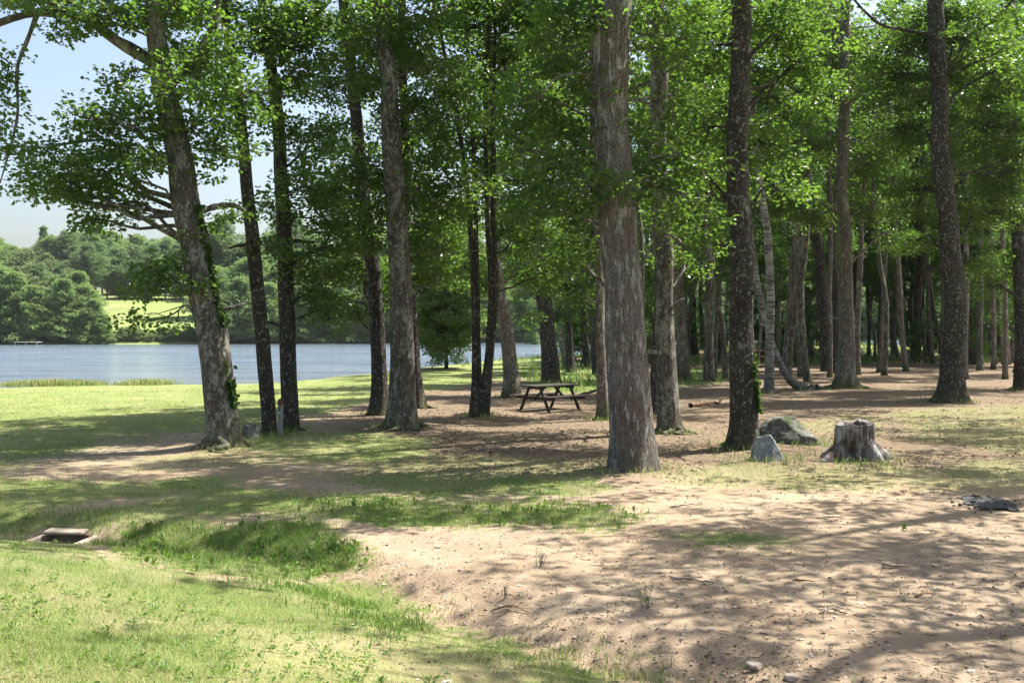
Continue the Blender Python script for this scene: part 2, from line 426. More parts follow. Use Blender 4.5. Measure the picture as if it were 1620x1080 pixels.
def auto_blobs(rng, P, z0, z1, R, n, pads, per, L, padr, prof=None, two=False, off=(0, 0), twigs=4, spread=.42, thick=1):
    out = []
    for k in range(n):
        f = (k + .5) / n; z = z0 + (z1 - z0) * f
        pr = prof(f) if prof else (.55 + .45 * math.sin(PI * min(1, f * 1.1))) * (1 - .55 * max(0, f - .6) / .4)
        a = k * 2.39996 + rng.uniform(-.5, .5); rr = R * pr * rng.uniform(.5, 1.08)
        j = int(np.argmin(np.abs(P[:, 2] - z))); t = P[j]
        c = np.array([t[0] + off[0] + math.cos(a) * rr * .65, t[1] + off[1] + math.sin(a) * rr * .65, z + rng.uniform(-.3, .5)])
        s = max(.45, rr * spread)
        out.append(dict(c=c, r=(s, s, s * .55), pads=pads, per=per, L=L, padr=padr, two=two, rise=.45, minz=2.0, twigs=twigs, thick=thick))
    return out

def trunk_geo(P, R, sides, flare, rng, rough=.05, fs=3.0, lobes=5):
    z0 = P[0, 2]; ph = rng.uniform(0, 6.28); sd = int(rng.integers(0, 900))
    def disp(th, i, PP):
        h = (PP[:, 2] - z0)[:, None]
        fl = 1 + flare * 1.25 * np.exp(-np.maximum(h, 0) / .26) * (.75 + .45 * np.sin(lobes * th + ph) + .3 * np.sin((lobes - 2) * th + 2 * ph))
        cx, cy = np.cos(th), np.sin(th)
        f = rough * fbm(cx * fs * 2.2 + 0 * h, cy * fs * 2.2 + 0 * h, h * 1.1, sd, 4) + .05 * fbm(cx * .9 + 0 * h, cy * .9 + 0 * h, h * .7, sd + 9, 2)
        return fl * (1 + f)
    return tube(P, R, sides, disp)

BASES = []
def build_tree(name, label, cat, px, H, bark, leafm, blobs=(), auto=None, group=None, D=None, flare=.35, sides=28, dz=.09,
               rough=.06, seed=0, stems=None, ivy=None, extra_limbs=(), sink=.12, dlean=0.0, fs=3.0, behind=0, roots=True, densk=.85):
    rng = np.random.default_rng(1000 + seed)
    base = hit(px[0][0], px[0][1]) if D is None else None
    D = base[1] if D is None else D
    if base is None:
        b = at(px[0][0], px[0][1], D); base = np.array([b[0], D, float(gz(b[0], D))])
    root = bpy.data.objects.new(name, None); COL.objects.link(root); root.location = base
    root.empty_display_size = .3
    tag(root, label, cat, group)
    wood, LV, LF, nl = Geo(), [], [], [0]
    stem_list = stems or [px]
    main = None
    for si, sp in enumerate(stem_list):
        pts, rad = [], []
        for k, (u, v, w) in enumerate(sp):
            p = at(u, v, D); p[1] += dlean * max(0, p[2] - base[2])
            if k == 0: p[2] = base[2] - sink
            pts.append(p); rad.append(w / F * D / 2 * (.95 if not stems else .82))
        dirn = pts[-1] - pts[-2]; dirn /= np.linalg.norm(dirn)
        while pts[-1][2] < H - .5:
            dirn = dirn * .8 + np.array([rng.normal() * .05, rng.normal() * .05, .25]); dirn /= np.linalg.norm(dirn)
            stp = min(1.8, H - pts[-1][2] + .1)
            pts.append(pts[-1] + dirn * stp); rad.append(max(.02, rad[-1] * (1 - .9 * stp / max(2.0, H - pts[-2][2] + .6))))
        pts, rad = np.array(pts), np.array(rad)
        n = max(12, int((pts[-1][2] - pts[0][2]) / dz))
        low = n
        P = spline(pts, n)
        wz = np.clip((P[:, 2] - base[2] - .8) / 2.5, 0, 1) * min(.085, 4.5 * rad[0] * .09)
        P[:, 0] += wz * fbm(P[:, 2] * .55, P[:, 2] * 0 + seed * 3.1, 0, 41, 3) * 1.6; P[:, 1] += wz * fbm(P[:, 2] * .55, P[:, 2] * 0 + seed * 7.7, 0, 42, 3) * 1.6
        R = np.interp(np.linspace(0, len(rad) - 1, n), np.arange(len(rad)), rad)
        wood.add(*trunk_geo(P, R, sides, flare, rng, rough, fs))
        if si == 0 or stems: main = (P, R) if main is None else main
        use = [b for b in blobs if b.get('stem', 0) == si]
        bl = []
        for b in use:
            q = dict(b); dd = b.get('dd', 0)
            if behind: dd = max(dd, -.6) * .5 + behind
            c = at(b['u'], b['v'], D + dd)
            s = (D + dd) / F
            q['c'] = c; rx, rz = b['ru'] * s, b['rv'] * s
            q['r'] = (rx, b.get('ry', min(rx, 1.3)), rz)
            vol = rx * q['r'][1] * rz
            q.setdefault('pads', max(3, int(b.get('dens', 1.0) * densk * 34 * vol ** .8)))
            bl.append(q)
        if auto and (si < auto.get('stems', 1)):
            a = dict(a_ for a_ in auto.items() if a_[0] != 'stems')
            bl += auto_blobs(rng, P, **a)
        grow(P, R, bl, rng, wood, LV, LF, nl)
    if D < 48 and not stems:
        for k in range(int(rng.integers(3, 7))):
            z_ = base[2] + rng.uniform(1.6, 7.5); q = int(np.argmin(np.abs(main[0][:, 2] - z_))); a = rng.random() * 6.28; Lk = rng.uniform(.08, .5)
            d_ = np.array([math.cos(a), math.sin(a), rng.uniform(-.1, .6)]); p0 = main[0][q] + d_ * main[1][q] * .7
            rk = min(main[1][q] * .22, .035)
            wood.add(*tube(spline([p0, p0 + d_ * (main[1][q] * .35 + Lk * .5), p0 + d_ * (main[1][q] * .35 + Lk) + rng.normal(size=3) * .04], 6), np.array([1.5, 1.15, 1, .9, .8, .6]) * rk, 7))
    BASES.append((base, px[min(1, len(px) - 1)][2] / F * D / 2))
    if roots and D < 48 and not stems:
        rb = px[1][2] / F * D / 2; nr = int(rng.integers(4, 7)); a0 = rng.random() * 6.28
        for k in range(nr):
            a = a0 + k * 2 * PI / nr + rng.normal() * .25; L_ = rb * rng.uniform(1.5, 2.7) + .1
            q = []
            for t_, zz in ((.55, .34), (.95, .16), (1.35, .05), (1.9, .01), (2.7, -.05)):
                rr_ = rb * .55 + (L_ - rb * .55) * (t_ - .55) / 2.15; aa = a + .18 * (t_ - .5) * rng.normal()
                xx, yy = base[0] + math.cos(aa) * rr_, base[1] + math.sin(aa) * rr_
                q.append((xx, yy, float(gz(xx, yy)) + zz * rb * 2.2 + .02 * (zz > 0)))
            wood.add(*tube(spline(q, 14), np.linspace(rb * .36, .015, 14), 8, lambda th, i_, PP: 1 + .12 * np.sin(3 * th + i_)))
    for (pl, r0, r1) in extra_limbs:             # explicit limbs: pixel polylines with depth offset
        P = spline([at(u, v, D + dd) for (u, v, dd) in pl], 20)
        wood.add(*tube(P, np.linspace(r0, r1, 20) * (1 + .12 * np.sin(np.arange(20) * 1.7)), 10))
    wm = wood.shift(base).mesh('trunk', M[bark], smooth=True)
    link('trunk', wm, root)
    if LV:
        cm = make_mesh('crown', np.concatenate(LV) - base, [np.concatenate(LF)], M[leafm])
        link('crown', cm, root)
    if ivy:
        P, R = main; V = []
        (z0, z1, a0, aw, n) = ivy
        h = base[2] + z0 + (z1 - z0) * rng.random(n); an = a0 + rng.normal(size=n) * aw * (.6 + .6 * vnoise(h * 2, h * 0 + 3)) 
        j = np.clip(np.searchsorted(P[:, 2], h), 0, len(P) - 1)
        nrm = np.stack([np.cos(an), np.sin(an), 0 * an], 1)
        keep = vnoise(an * 2.2, h * 2.1, 0, 77) > -.12
        C = P[j] + nrm * (R[j] * 1.01 + .005 + .05 * rng.random(n))[:, None]; C[:, 2] = h
        C, nrm = C[keep], nrm[keep]; m = len(C)
        Dv = np.stack([rng.normal(size=m) * .6, rng.normal(size=m) * .6, -np.ones(m)], 1) + nrm * .3
        V, Fq = leaf_arrays(C, Dv, nrm + rng.normal(size=(m, 3)) * .35, rng.uniform(.05, .1, m), rng.uniform(.05, .085, m))
        o = link('ivy', make_mesh('ivy', V - base, [Fq], M['ivy']), root); tag(o, 'dark green ivy climbing the bark')
    return root, base

def B(u, v, ru, rv, **k): return dict(u=u, v=v, ru=ru, rv=rv, **k)

# ------------------------------------------------------------------ ground cover mask (regions of the photo's ground, projected onto the terrain)
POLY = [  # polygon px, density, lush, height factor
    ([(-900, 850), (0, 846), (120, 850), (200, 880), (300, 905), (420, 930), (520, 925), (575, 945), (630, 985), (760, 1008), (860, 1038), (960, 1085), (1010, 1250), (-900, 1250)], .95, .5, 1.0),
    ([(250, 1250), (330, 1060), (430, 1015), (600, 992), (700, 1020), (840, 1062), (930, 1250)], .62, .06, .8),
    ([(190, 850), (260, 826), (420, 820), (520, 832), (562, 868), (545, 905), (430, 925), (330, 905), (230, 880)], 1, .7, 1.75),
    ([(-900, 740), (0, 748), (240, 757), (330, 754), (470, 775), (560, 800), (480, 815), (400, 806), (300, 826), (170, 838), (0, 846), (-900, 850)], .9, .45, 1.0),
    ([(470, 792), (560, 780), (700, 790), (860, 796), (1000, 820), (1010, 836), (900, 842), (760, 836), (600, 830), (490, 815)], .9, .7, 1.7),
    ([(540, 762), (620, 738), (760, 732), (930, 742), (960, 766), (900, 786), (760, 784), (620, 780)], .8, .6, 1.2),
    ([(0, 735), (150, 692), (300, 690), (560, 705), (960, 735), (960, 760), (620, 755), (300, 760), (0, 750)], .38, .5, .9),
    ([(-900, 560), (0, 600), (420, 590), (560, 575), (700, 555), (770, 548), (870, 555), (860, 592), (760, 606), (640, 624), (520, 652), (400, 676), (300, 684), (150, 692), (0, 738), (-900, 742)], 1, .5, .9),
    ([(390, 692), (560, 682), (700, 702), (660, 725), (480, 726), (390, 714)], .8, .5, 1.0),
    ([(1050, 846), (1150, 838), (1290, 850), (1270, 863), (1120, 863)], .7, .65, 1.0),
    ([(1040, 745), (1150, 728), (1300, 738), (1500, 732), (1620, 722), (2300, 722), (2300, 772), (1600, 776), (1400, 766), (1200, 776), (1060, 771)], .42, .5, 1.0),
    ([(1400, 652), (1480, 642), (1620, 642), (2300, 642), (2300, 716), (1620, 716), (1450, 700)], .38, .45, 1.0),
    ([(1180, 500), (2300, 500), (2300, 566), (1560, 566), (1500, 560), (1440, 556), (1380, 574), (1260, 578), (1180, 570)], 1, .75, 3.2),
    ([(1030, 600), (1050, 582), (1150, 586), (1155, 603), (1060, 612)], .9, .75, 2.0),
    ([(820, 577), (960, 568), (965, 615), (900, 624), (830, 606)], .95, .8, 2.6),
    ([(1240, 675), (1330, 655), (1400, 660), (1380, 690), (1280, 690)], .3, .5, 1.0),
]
BARE = [[(80, 800), (180, 784), (280, 790), (230, 806), (110, 812)], [(30, 745), (200, 700), (330, 690), (330, 712), (220, 735), (60, 752)],
        [(300, 812), (420, 806), (480, 820), (420, 826), (330, 824)], [(0, 752), (200, 742), (560, 735), (560, 752), (300, 757), (0, 760)]]
def inside(u, v, P):
    P = np.asarray(P, float); r = np.zeros(u.shape, bool)
    for (x0, y0), (x1, y1) in zip(P, np.roll(P, -1, 0)):
        c = ((y0 > v) != (y1 > v)) & (u < (x1 - x0) * (v - y0) / (y1 - y0 + 1e-9) + x0)
        r ^= c
    return r
def cover(x, y, z, jit=1.0, rng=RNG):
    """grass density, lushness, height factor of the ground at world points"""
    u, v = to_px(x, y, z); u0 = u.copy()
    s = np.clip((v - 515) / 300, .05, 1.6)
    u = u + (fbm(x * .9, y * .9, 0, 21) * 60 * s + rng.normal(size=u.shape) * 14 * s) * jit
    v = v + (fbm(x * .9 + 40, y * .9, 0, 22) * 16 * s + rng.normal(size=u.shape) * 4 * s) * jit
    g, l, h = np.zeros(u.shape), np.full(u.shape, .4), np.ones(u.shape)
    for P, d, lu, hf in POLY:
        m = inside(u, v, P); g[m] = d; l[m] = lu; h[m] = hf
    for P in BARE:
        m = inside(u, v, P); g[m] *= .18
    patch = fbm(x * 1.3, y * 1.3, 0, 31)
    l = np.clip(l + .38 * patch + .2 * fbm(x * 4, y * 4, 0, 35), 0, 1); g = np.clip(g * (1 + .6 * fbm(x * 2.1, y * 2.1, 0, 33)), 0, 1)
    far = y > 120
    fu = u0; mead = ss(150, 185, fu) * (1 - ss(330, 380, fu)) * ss(120, 121, y)
    g[far] = np.maximum(mead, .75)[far]; l[far] = np.where(mead > .5, .62, 1.3)[far]
    g[y < 3.8] = .9
    return g, l, h

# ------------------------------------------------------------------ root mounds under the larger trees (px of the trunk's foot)
for (u, v, mh, mr) in [(355, 703, .12, .9), (1003, 738, .08, 1.1), (635, 675, .1, .9), (757, 657, .12, .9), (1178, 705, .08, .9), (1505, 632, .1, 1.2), (1336, 612, .15, 1.2)]:
    p = hit(u, v); MOUNDS.append((p[0], p[1], mh, mr))

def build_ground():
    xs = np.concatenate([-np.geomspace(16.2, 1500, 46)[::-1], np.arange(-16, 16.01, .075), np.geomspace(16.2, 1500, 46)])
    ys = [-60, -30, -15, -8, -4, -1, 1.5, 3.0]
    y = 3.6
    while y < 30: ys.append(y); y += .045 + .0052 * max(0, y - 4)
    while y < 1400: ys.append(y); y *= 1.0135
    ys = np.array(ys)
    X, Y = np.meshgrid(xs, ys); x, y = X.ravel(), Y.ravel(); z = gz(x, y)
    g, l, h = cover(x, y, z)
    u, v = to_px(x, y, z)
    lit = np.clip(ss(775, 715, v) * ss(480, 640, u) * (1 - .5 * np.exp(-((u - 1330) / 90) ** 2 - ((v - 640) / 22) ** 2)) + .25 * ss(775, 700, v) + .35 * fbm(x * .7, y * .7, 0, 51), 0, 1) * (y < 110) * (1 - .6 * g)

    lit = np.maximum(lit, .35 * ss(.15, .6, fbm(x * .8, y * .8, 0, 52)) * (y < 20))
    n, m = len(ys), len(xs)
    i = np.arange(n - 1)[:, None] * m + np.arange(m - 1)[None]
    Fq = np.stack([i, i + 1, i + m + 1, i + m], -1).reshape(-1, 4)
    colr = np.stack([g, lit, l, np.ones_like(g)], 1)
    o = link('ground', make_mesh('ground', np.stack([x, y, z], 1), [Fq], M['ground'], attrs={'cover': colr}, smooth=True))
    tag(o, kind='structure')
build_ground()

w = Geo(); w.add([(-1500, 20, -.8), (1500, 20, -.8), (1500, 420, -.8), (-1500, 420, -.8)], [[0, 1, 2, 3]])
tag(link('lake_water', w.mesh('lake_water', M['water'])), kind='structure')

# ------------------------------------------------------------------ grass, weeds, litter, pebbles
def scatter_px(n, u0, u1, v0, v1, vp=1.0, rng=RNG):
    """points on the ground, spread evenly over the picture's ground area (so they thin out with distance)"""
    u = rng.uniform(u0, u1, n); v = v0 + (v1 - v0) * rng.random(n) ** vp
    a, b = (u - 810) / F, (540 - v) / F
    z = np.zeros(n)
    for _ in range(9):
        t = (CH - z) / (ST - b * CT); x, y = a * t, t * (CT + b * ST)
        z = .5 * z + .5 * gz(x, np.clip(y, -50, 500))
    ok = (t > 0) & (y > 3) & (y < 130)
    return x[ok], y[ok], gz(x[ok], y[ok])

def blades(name, x, y, z, hgt, wid, lush, lean=.5, tall=False):
    n = len(x); rng = RNG
    a = rng.random(n) * 2 * PI; sx, sy = np.cos(a) * wid / 2, np.sin(a) * wid / 2
    la = rng.random(n) * 2 * PI; ln = np.abs(rng.normal(size=n)) * lean * hgt
    B0 = np.stack([x, y, z - .005], 1); S = np.stack([sx, sy, 0 * sx], 1); Ld = np.stack([np.cos(la) * ln, np.sin(la) * ln, 0 * ln], 1)
    up = np.stack([0 * x, 0 * x, hgt], 1)
    if tall:
        mid = B0 + up * .6 + Ld * .35; tip = B0 + up * .95 + Ld
        V = np.stack([B0 - S, B0 + S, mid + S * .8, mid - S * .8, tip], 1).reshape(-1, 3); b = np.arange(n)[:, None] * 5
        return V, [b + np.array([0, 1, 2, 3]), b + np.array([3, 2, 4])], np.repeat(lush, 5)
    V = np.stack([B0 - S, B0 + S, B0 + up + Ld], 1).reshape(-1, 3)
    return V, [np.arange(n * 3).reshape(-1, 3)], np.repeat(lush, 3)

def grass():
    x, y, z = scatter_px(560000, -250, 1870, 560, 1160, .75)
    g, l, h = cover(x, y, z); clump = .55 + .6 * np.clip(fbm(x * 3, y * 3, 0, 61) + .3, 0, 1)
    k = RNG.random(len(x)) < g * clump
    x, y, z, l, h = x[k], y[k], z[k], l[k], h[k]
    sc = np.clip(y / 11, .75, 6)
    hg = (.032 + .02 * RNG.random(len(x))) * h * (.7 + .5 * l) * np.clip(sc, .8, 1.5) * RNG.uniform(.5, 1.5, len(x))
    wd = .0048 * sc * RNG.uniform(.7, 1.3, len(x)) * np.where(h > 1.8, 1.5, 1)
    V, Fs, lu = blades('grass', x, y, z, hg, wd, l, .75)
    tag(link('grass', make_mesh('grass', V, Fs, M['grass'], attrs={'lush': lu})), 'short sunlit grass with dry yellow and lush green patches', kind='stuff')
    # tall grass: ditch, shaded tufts and the knoll by the lake
    x, y, z = scatter_px(150000, -100, 1800, 535, 1000, .8)
    g, l, h = cover(x, y, z)
    k = RNG.random(len(x)) < g * np.clip((h - 1.5) / 1.2, 0, 1) * (.35 + np.clip(fbm(x * 1.6, y * 1.6, 0, 62) + .3, 0, 1))
    x, y, z, l, h = x[k], y[k], z[k], l[k], h[k]
    sc = np.clip(y / 11, .8, 4)
    hg = .055 * h * RNG.uniform(.5, 1.6, len(x)) * np.clip(sc, .8, 2.0) * np.where(y > 35, 1.1, .75)
    V, Fs, lu = blades('tall_grass', x, y, z, hg, .008 * sc, np.clip(l, .5, 1), .6, True)
    tag(link('tall_grass', make_mesh('tall_grass', V, Fs, M['grass'], attrs={'lush': lu})), 'tall lush grass in the ditch and along the shaded knoll', kind='stuff')
    n = 15000; t_ = RNG.random(n); k = np.clip((t_ * (len(DITCH) - 3)).astype(int) + 2, 2, len(DITCH) - 2); f = RNG.random(n)
    x = DITCH[k, 0] * (1 - f) + DITCH[k + 1, 0] * f + RNG.normal(size=n) * .35 - .3; y = DITCH[k, 1] * (1 - f) + DITCH[k + 1, 1] * f + RNG.normal(size=n) * .35 - .35
    q = fbm(x * 2.2, y * 2.2, 0, 64); m = (RNG.random(n) < np.clip((q + .08) * 2.6, 0, 1)) & (y > 5); x, y, q = x[m], y[m], q[m]
    V, Fs, lu = blades('ditch_tufts', x, y, gz(x, y), RNG.uniform(.04, .125, len(x)) * (.6 + q), RNG.uniform(.005, .009, len(x)), np.clip(.45 + fbm(x, y, 0, 65), .1, 1), .7, True)
    tag(link('grass_tufts', make_mesh('grass_tufts', V, Fs, M['grass'], attrs={'lush': lu})), 'ragged grass tufts along the edge of the dirt ditch', kind='stuff')
    # the knoll by the lake
    n = 60000; x = RNG.uniform(-4, 52, n); d = RNG.uniform(2.5, 31, n); y = np.interp(x, SH[:, 0], SH[:, 1]) - d
    k = (RNG.random(n) < np.clip(.55 + 1.3 * fbm(x * .35, y * .35, 0, 63), .03, 1) * np.where(x > 10, ss(30, 21, d), ss(22, 14, d))) & ~((np.abs(x - 30 + (d - 10) * .25) < 1.6) & (d < 22)) & (x > 1 + 3 * vnoise(y, 0))
    x, y = x[k], y[k]
    V, Fs, lu = blades('knoll_grass', x, y, gz(x, y), RNG.uniform(.14, .42, len(x)), RNG.uniform(.02, .04, len(x)), np.full(len(x), .8), .6, True)
    tag(link('tall_grass', make_mesh('tall_grass', V, Fs, M['grass'], attrs={'lush': lu})), 'tall bright grass on the knoll under the slim trees by the lake', kind='stuff')
grass()

def weeds():
    x, y, z = scatter_px(9000, -150, 1100, 745, 1150, .8)
    g, l, h = cover(x, y, z); k = RNG.random(len(x)) < g * np.where(h > 1.5, .8, .22) * np.clip(.5 + fbm(x * 1.2, y * 1.2, 0, 71) * 1.5, .05, 1)
    x, y, z, h = x[k], y[k], z[k], h[k]; n = len(x); per = 7
    C = np.repeat(np.stack([x, y, z + .01], 1), per, 0); m = n * per
    hh = np.repeat(h, per)
    a = RNG.random(m) * 2 * PI
    el = RNG.uniform(.15, 1.1, m) * np.where(hh > 1.5, 1.3, .8)
    D = np.stack([np.cos(a) * np.cos(el), np.sin(a) * np.cos(el), np.sin(el)], 1)
    L = RNG.uniform(.022, .055, m) * np.where(hh > 1.5, 1.45, .8)
    N = np.stack([0 * a, 0 * a, 1 + 0 * a], 1) + RNG.normal(size=(m, 3)) * .3
    V, Fq = leaf_arrays(C + D * .01, D, N, L, L * RNG.uniform(.25, .5, m))
    tag(link('weeds', make_mesh('weeds', V, [Fq], M['weed'])), 'broad leaved weeds scattered through the lawn and ditch', kind='stuff')
weeds()

def litter():
    x, y, z = scatter_px(110000, -100, 1760, 575, 1100, .9)
    u, v = to_px(x, y, z); g, l, h = cover(x, y, z)
    p = (ss(400, 700, u) * ss(790, 730, v) * .75 + .07) * (1 - .75 * g) * np.clip(.4 + fbm(x * 1.1, y * 1.1, 0, 81) * 2.2, .04, 1)
    p = np.where((u < 560) & (v > 740), p * .25, p) * np.where(y < 45, 1, .4)
    k = RNG.random(len(x)) < p; x, y, z = x[k], y[k], z[k]; n = len(x)
    a = RNG.random(n) * 2 * PI; D = np.stack([np.cos(a), np.sin(a), RNG.normal(size=n) * .25], 1)
    N = RNG.normal(size=(n, 3)) * .35 + np.array([0, 0, 1.])
    L = RNG.uniform(.028, .06, n) * np.clip(y / 16, .6, 1.15)
    t = NT('dead_leaves'); gm = t.n('ShaderNodeNewGeometry')
    c = t.ramp(gm.outputs['Random Per Island'], [(0, (.10, .068, .045)), (.5, (.20, .14, .09)), (.85, (.32, .24, .165)), (1, (.44, .37, .28))])
    mat = t.done(t.bsdf(c, .8, .2))
    V, Fq = leaf_arrays(np.stack([x, y, z + .012], 1), D, N, L, L * .6)
    tag(link('fallen_leaves', make_mesh('fallen_leaves', V, [Fq], mat)), 'brown fallen leaves scattered over the bare woodland soil', kind='stuff')
litter()

def ico():
    t = (1 + 5 ** .5) / 2
    V = np.array([(-1, t, 0), (1, t, 0), (-1, -t, 0), (1, -t, 0), (0, -1, t), (0, 1, t), (0, -1, -t), (0, 1, -t), (t, 0, -1), (t, 0, 1), (-t, 0, -1), (-t, 0, 1)]) / math.hypot(1, t)
    Fc = np.array([(0, 11, 5), (0, 5, 1), (0, 1, 7), (0, 7, 10), (0, 10, 11), (1, 5, 9), (5, 11, 4), (11, 10, 2), (10, 7, 6), (7, 1, 8), (3, 9, 4), (3, 4, 2), (3, 2, 6), (3, 6, 8), (3, 8, 9), (4, 9, 5), (2, 4, 11), (6, 2, 10), (8, 6, 7), (9, 8, 1)])
    return V, Fc
def icos(sub):
    V, Fc = ico()
    for _ in range(sub):
        mp, nv, nf = {}, list(V), []
        def mid(a, b):
            k = (min(a, b), max(a, b))
            if k not in mp:
                p = (nv[a] + nv[b]); nv.append(p / np.linalg.norm(p)); mp[k] = len(nv) - 1
            return mp[k]
        for a, b, c in Fc:
            d, e, f = mid(a, b), mid(b, c), mid(c, a); nf += [(a, d, f), (b, e, d), (c, f, e), (d, e, f)]
        V, Fc = np.array(nv), np.array(nf)
    return V, Fc
def pebbles():
    x, y, z = scatter_px(3500, 380, 1760, 760, 1110, .8)
    g, l, h = cover(x, y, z); k = RNG.random(len(x)) < (1 - g) ** 2 * .8
    x, y, z = x[k], y[k], z[k]; n = len(x); V0, F0 = ico()
    s = .005 + .011 * RNG.random(n) ** 3 + .012 * (RNG.random(n) > .985)
    J = RNG.uniform(.75, 1.25, (n, 12, 1))
    V = V0[None] * J * s[:, None, None] * np.array([1.2, 1, .65]) + np.stack([x, y, z + s * .25], 1)[:, None]
    Fc = F0[None] + np.arange(n)[:, None, None] * 12
    t = NT('pebble_stone'); gm = t.n('ShaderNodeNewGeometry')
    mat = t.done(t.bsdf(t.ramp(gm.outputs['Random Per Island'], [(0, (.15, .11, .085)), (.5, (.33, .25, .185)), (1, (.55, .49, .42))]), .85, .2))
    tag(link('pebbles', make_mesh('pebbles', V.reshape(-1, 3), [Fc.reshape(-1, 3)], mat)), 'small pebbles lying on the dirt track', kind='stuff')
pebbles()

def debris():
    x, y, z = scatter_px(5200, 350, 1760, 650, 1110, .8); g, l, h = cover(x, y, z)
    k = RNG.random(len(x)) < (1 - .7 * g) * np.clip(.45 + 1.6 * fbm(x * .8, y * .8, 0, 83), .05, 1) * .8; x, y, z = x[k], y[k], z[k]; n = len(x)
    a = RNG.random(n) * 2 * PI; L = RNG.uniform(.03, .13, n) * RNG.uniform(.5, 1.4, n); d = np.stack([np.cos(a), np.sin(a), RNG.normal(size=n) * .06], 1) * L[:, None]
    s_ = np.stack([-np.sin(a), np.cos(a), 0 * a], 1) * .0028; u_ = np.array([0, 0, .0045]); c = np.stack([x, y, z + .006], 1); bend = np.stack([-np.sin(a), np.cos(a), 0 * a], 1) * (RNG.normal(size=n) * .18 * L)[:, None]
    V = np.stack([c - s_, c + s_, c + u_, c + d * .5 + bend - s_, c + d * .5 + bend + s_, c + d * .5 + bend + u_, c + d], 1).reshape(-1, 3); b = np.arange(n)[:, None] * 7
    F4 = [np.array(q) for q in ([0, 3, 5, 2], [2, 5, 4, 1], [1, 4, 3, 0])]; F3 = [np.array(q) for q in ([3, 6, 5], [5, 6, 4], [4, 6, 3])]
    t = NT('twig_bits'); gm = t.n('ShaderNodeNewGeometry')
    mat = t.done(t.bsdf(t.ramp(gm.outputs['Random Per Island'], [(0, (.06, .045, .033)), (.5, (.17, .13, .095)), (.8, (.33, .28, .21)), (1, (.5, .44, .33))]), .85, .2))
    tag(link('twig_debris', make_mesh('twig_debris', V, [np.concatenate([b + q for q in F4]), np.concatenate([b + q for q in F3])], mat)), 'tiny broken twigs and straw bits scattered over the dirt', kind='stuff')
debris()

# ------------------------------------------------------------------ rocks, stump, logs, ash
def rock_mat(name, a, b, lich, moss=.5):
    t = NT(name); v = t.obj(); n = t.noise(v, 5, 7, .7); n2 = t.noise(v, 14, 4, .7); c = t.ramp(n, [(.35, a), (.65, b)])
    c = t.mix(t.rng(n2, .52, .6, 0, .8), c, lich); n3 = t.noise(v, 2.6, 6, .75); c = t.mix(t.rng(n3, .5, .58, 0, .55), c, tuple(x * .45 for x in a))
    g = t.n('ShaderNodeNewGeometry'); sp = t.n('ShaderNodeSeparateXYZ'); t.l(g.outputs['Normal'], sp.inputs[0])
    c = t.mix(t.math('MULTIPLY', t.rng(sp.outputs[2], .2, .8), t.rng(t.noise(v, 3.5, 4), .45, .6, 0, moss)), c, (.05, .065, .018))
    return t.done(t.bsdf(c, .9, .2, t.bump(n, .7, .03)))
def rock(name, label, px, size, rz, mat, planes, seed, cat='rock', sub=4, rough=.09, group=None):
    p = hit(*px); V, Fc = icos(sub); rng = np.random.default_rng(seed)
    for (nx, ny, nz, d) in planes:                       # cut flat facets
        nn = np.array([nx, ny, nz], float); nn /= np.linalg.norm(nn); s = V @ nn; over = np.maximum(s - d, 0); V = V - over[:, None] * nn * .96
    V = V * (1 + rough * fbm(V[:, 0] * 2.2, V[:, 1] * 2.2, V[:, 2] * 2.2, seed, 4))[:, None] * np.asarray(size)
    o = link(name, make_mesh(name, V, [Fc], mat, smooth=sub > 3), loc=p + np.array([0, 0, size[2] * .26]), rz=rz)
    return tag(o, label, cat, group)
M['rock_blue'] = rock_mat('blue_grey_rock', (.17, .19, .195), (.30, .325, .335), (.37, .38, .36), .2)
M['rock_moss'] = rock_mat('mossy_rock', (.06, .06, .055), (.15, .15, .14), (.30, .31, .29), .8)
rock('boulder', 'angular blue grey boulder leaning in front of the mossy rock', (1216, 728), (.33, .3, .36), .3, M['rock_blue'],
     [(-.75, -.6, .35, .62), (.75, -.35, .5, .55), (.1, .3, 1, .8), (.2, -1, .1, .7), (-1, .3, .2, .75)], 5)
rock('boulder', 'large dark mossy boulder between the trunk and the hollow stump', (1246, 700), (.62, .45, .40), -.15, M['rock_moss'],
     [(0.5, -.5, .8, .72), (-.3, -.9, .4, .75), (0.9, 0, .6, .66)], 9, rough=.2)
rock('stone', 'upright stone with sunlit top beside the ivy covered oak', (396, 694), (.16, .15, .26), .4, M['rock_moss'], [(.3, -.8, .3, .7), (0, 0, 1, .75)], 14)
for k, (px, s, lab) in enumerate([((1182, 715), .065, 'small pale stone beside the blue grey boulder'), ((1345, 768), .06, 'pale stone on the soil below the hollow stump'),
                                  ((692, 866), .07, 'whitish stone on the dirt path beside the ditch weeds'), ((1252, 1074), .09, 'flat tan stone at the bottom edge of the dirt'),
                                  ((1193, 1056), .11, 'flat grey stone half sunk in the shaded dirt'), ((1392, 765), .05, 'tiny light stone on leaf litter near the stump')]):
    rock('stone', lab, px, (s * .6, s * .5, s * .3), k * 1.3, M['pebble'], [(0, 0, 1, .6), (1, .4, .3, .7)], 30 + k, 'stone', sub=2)

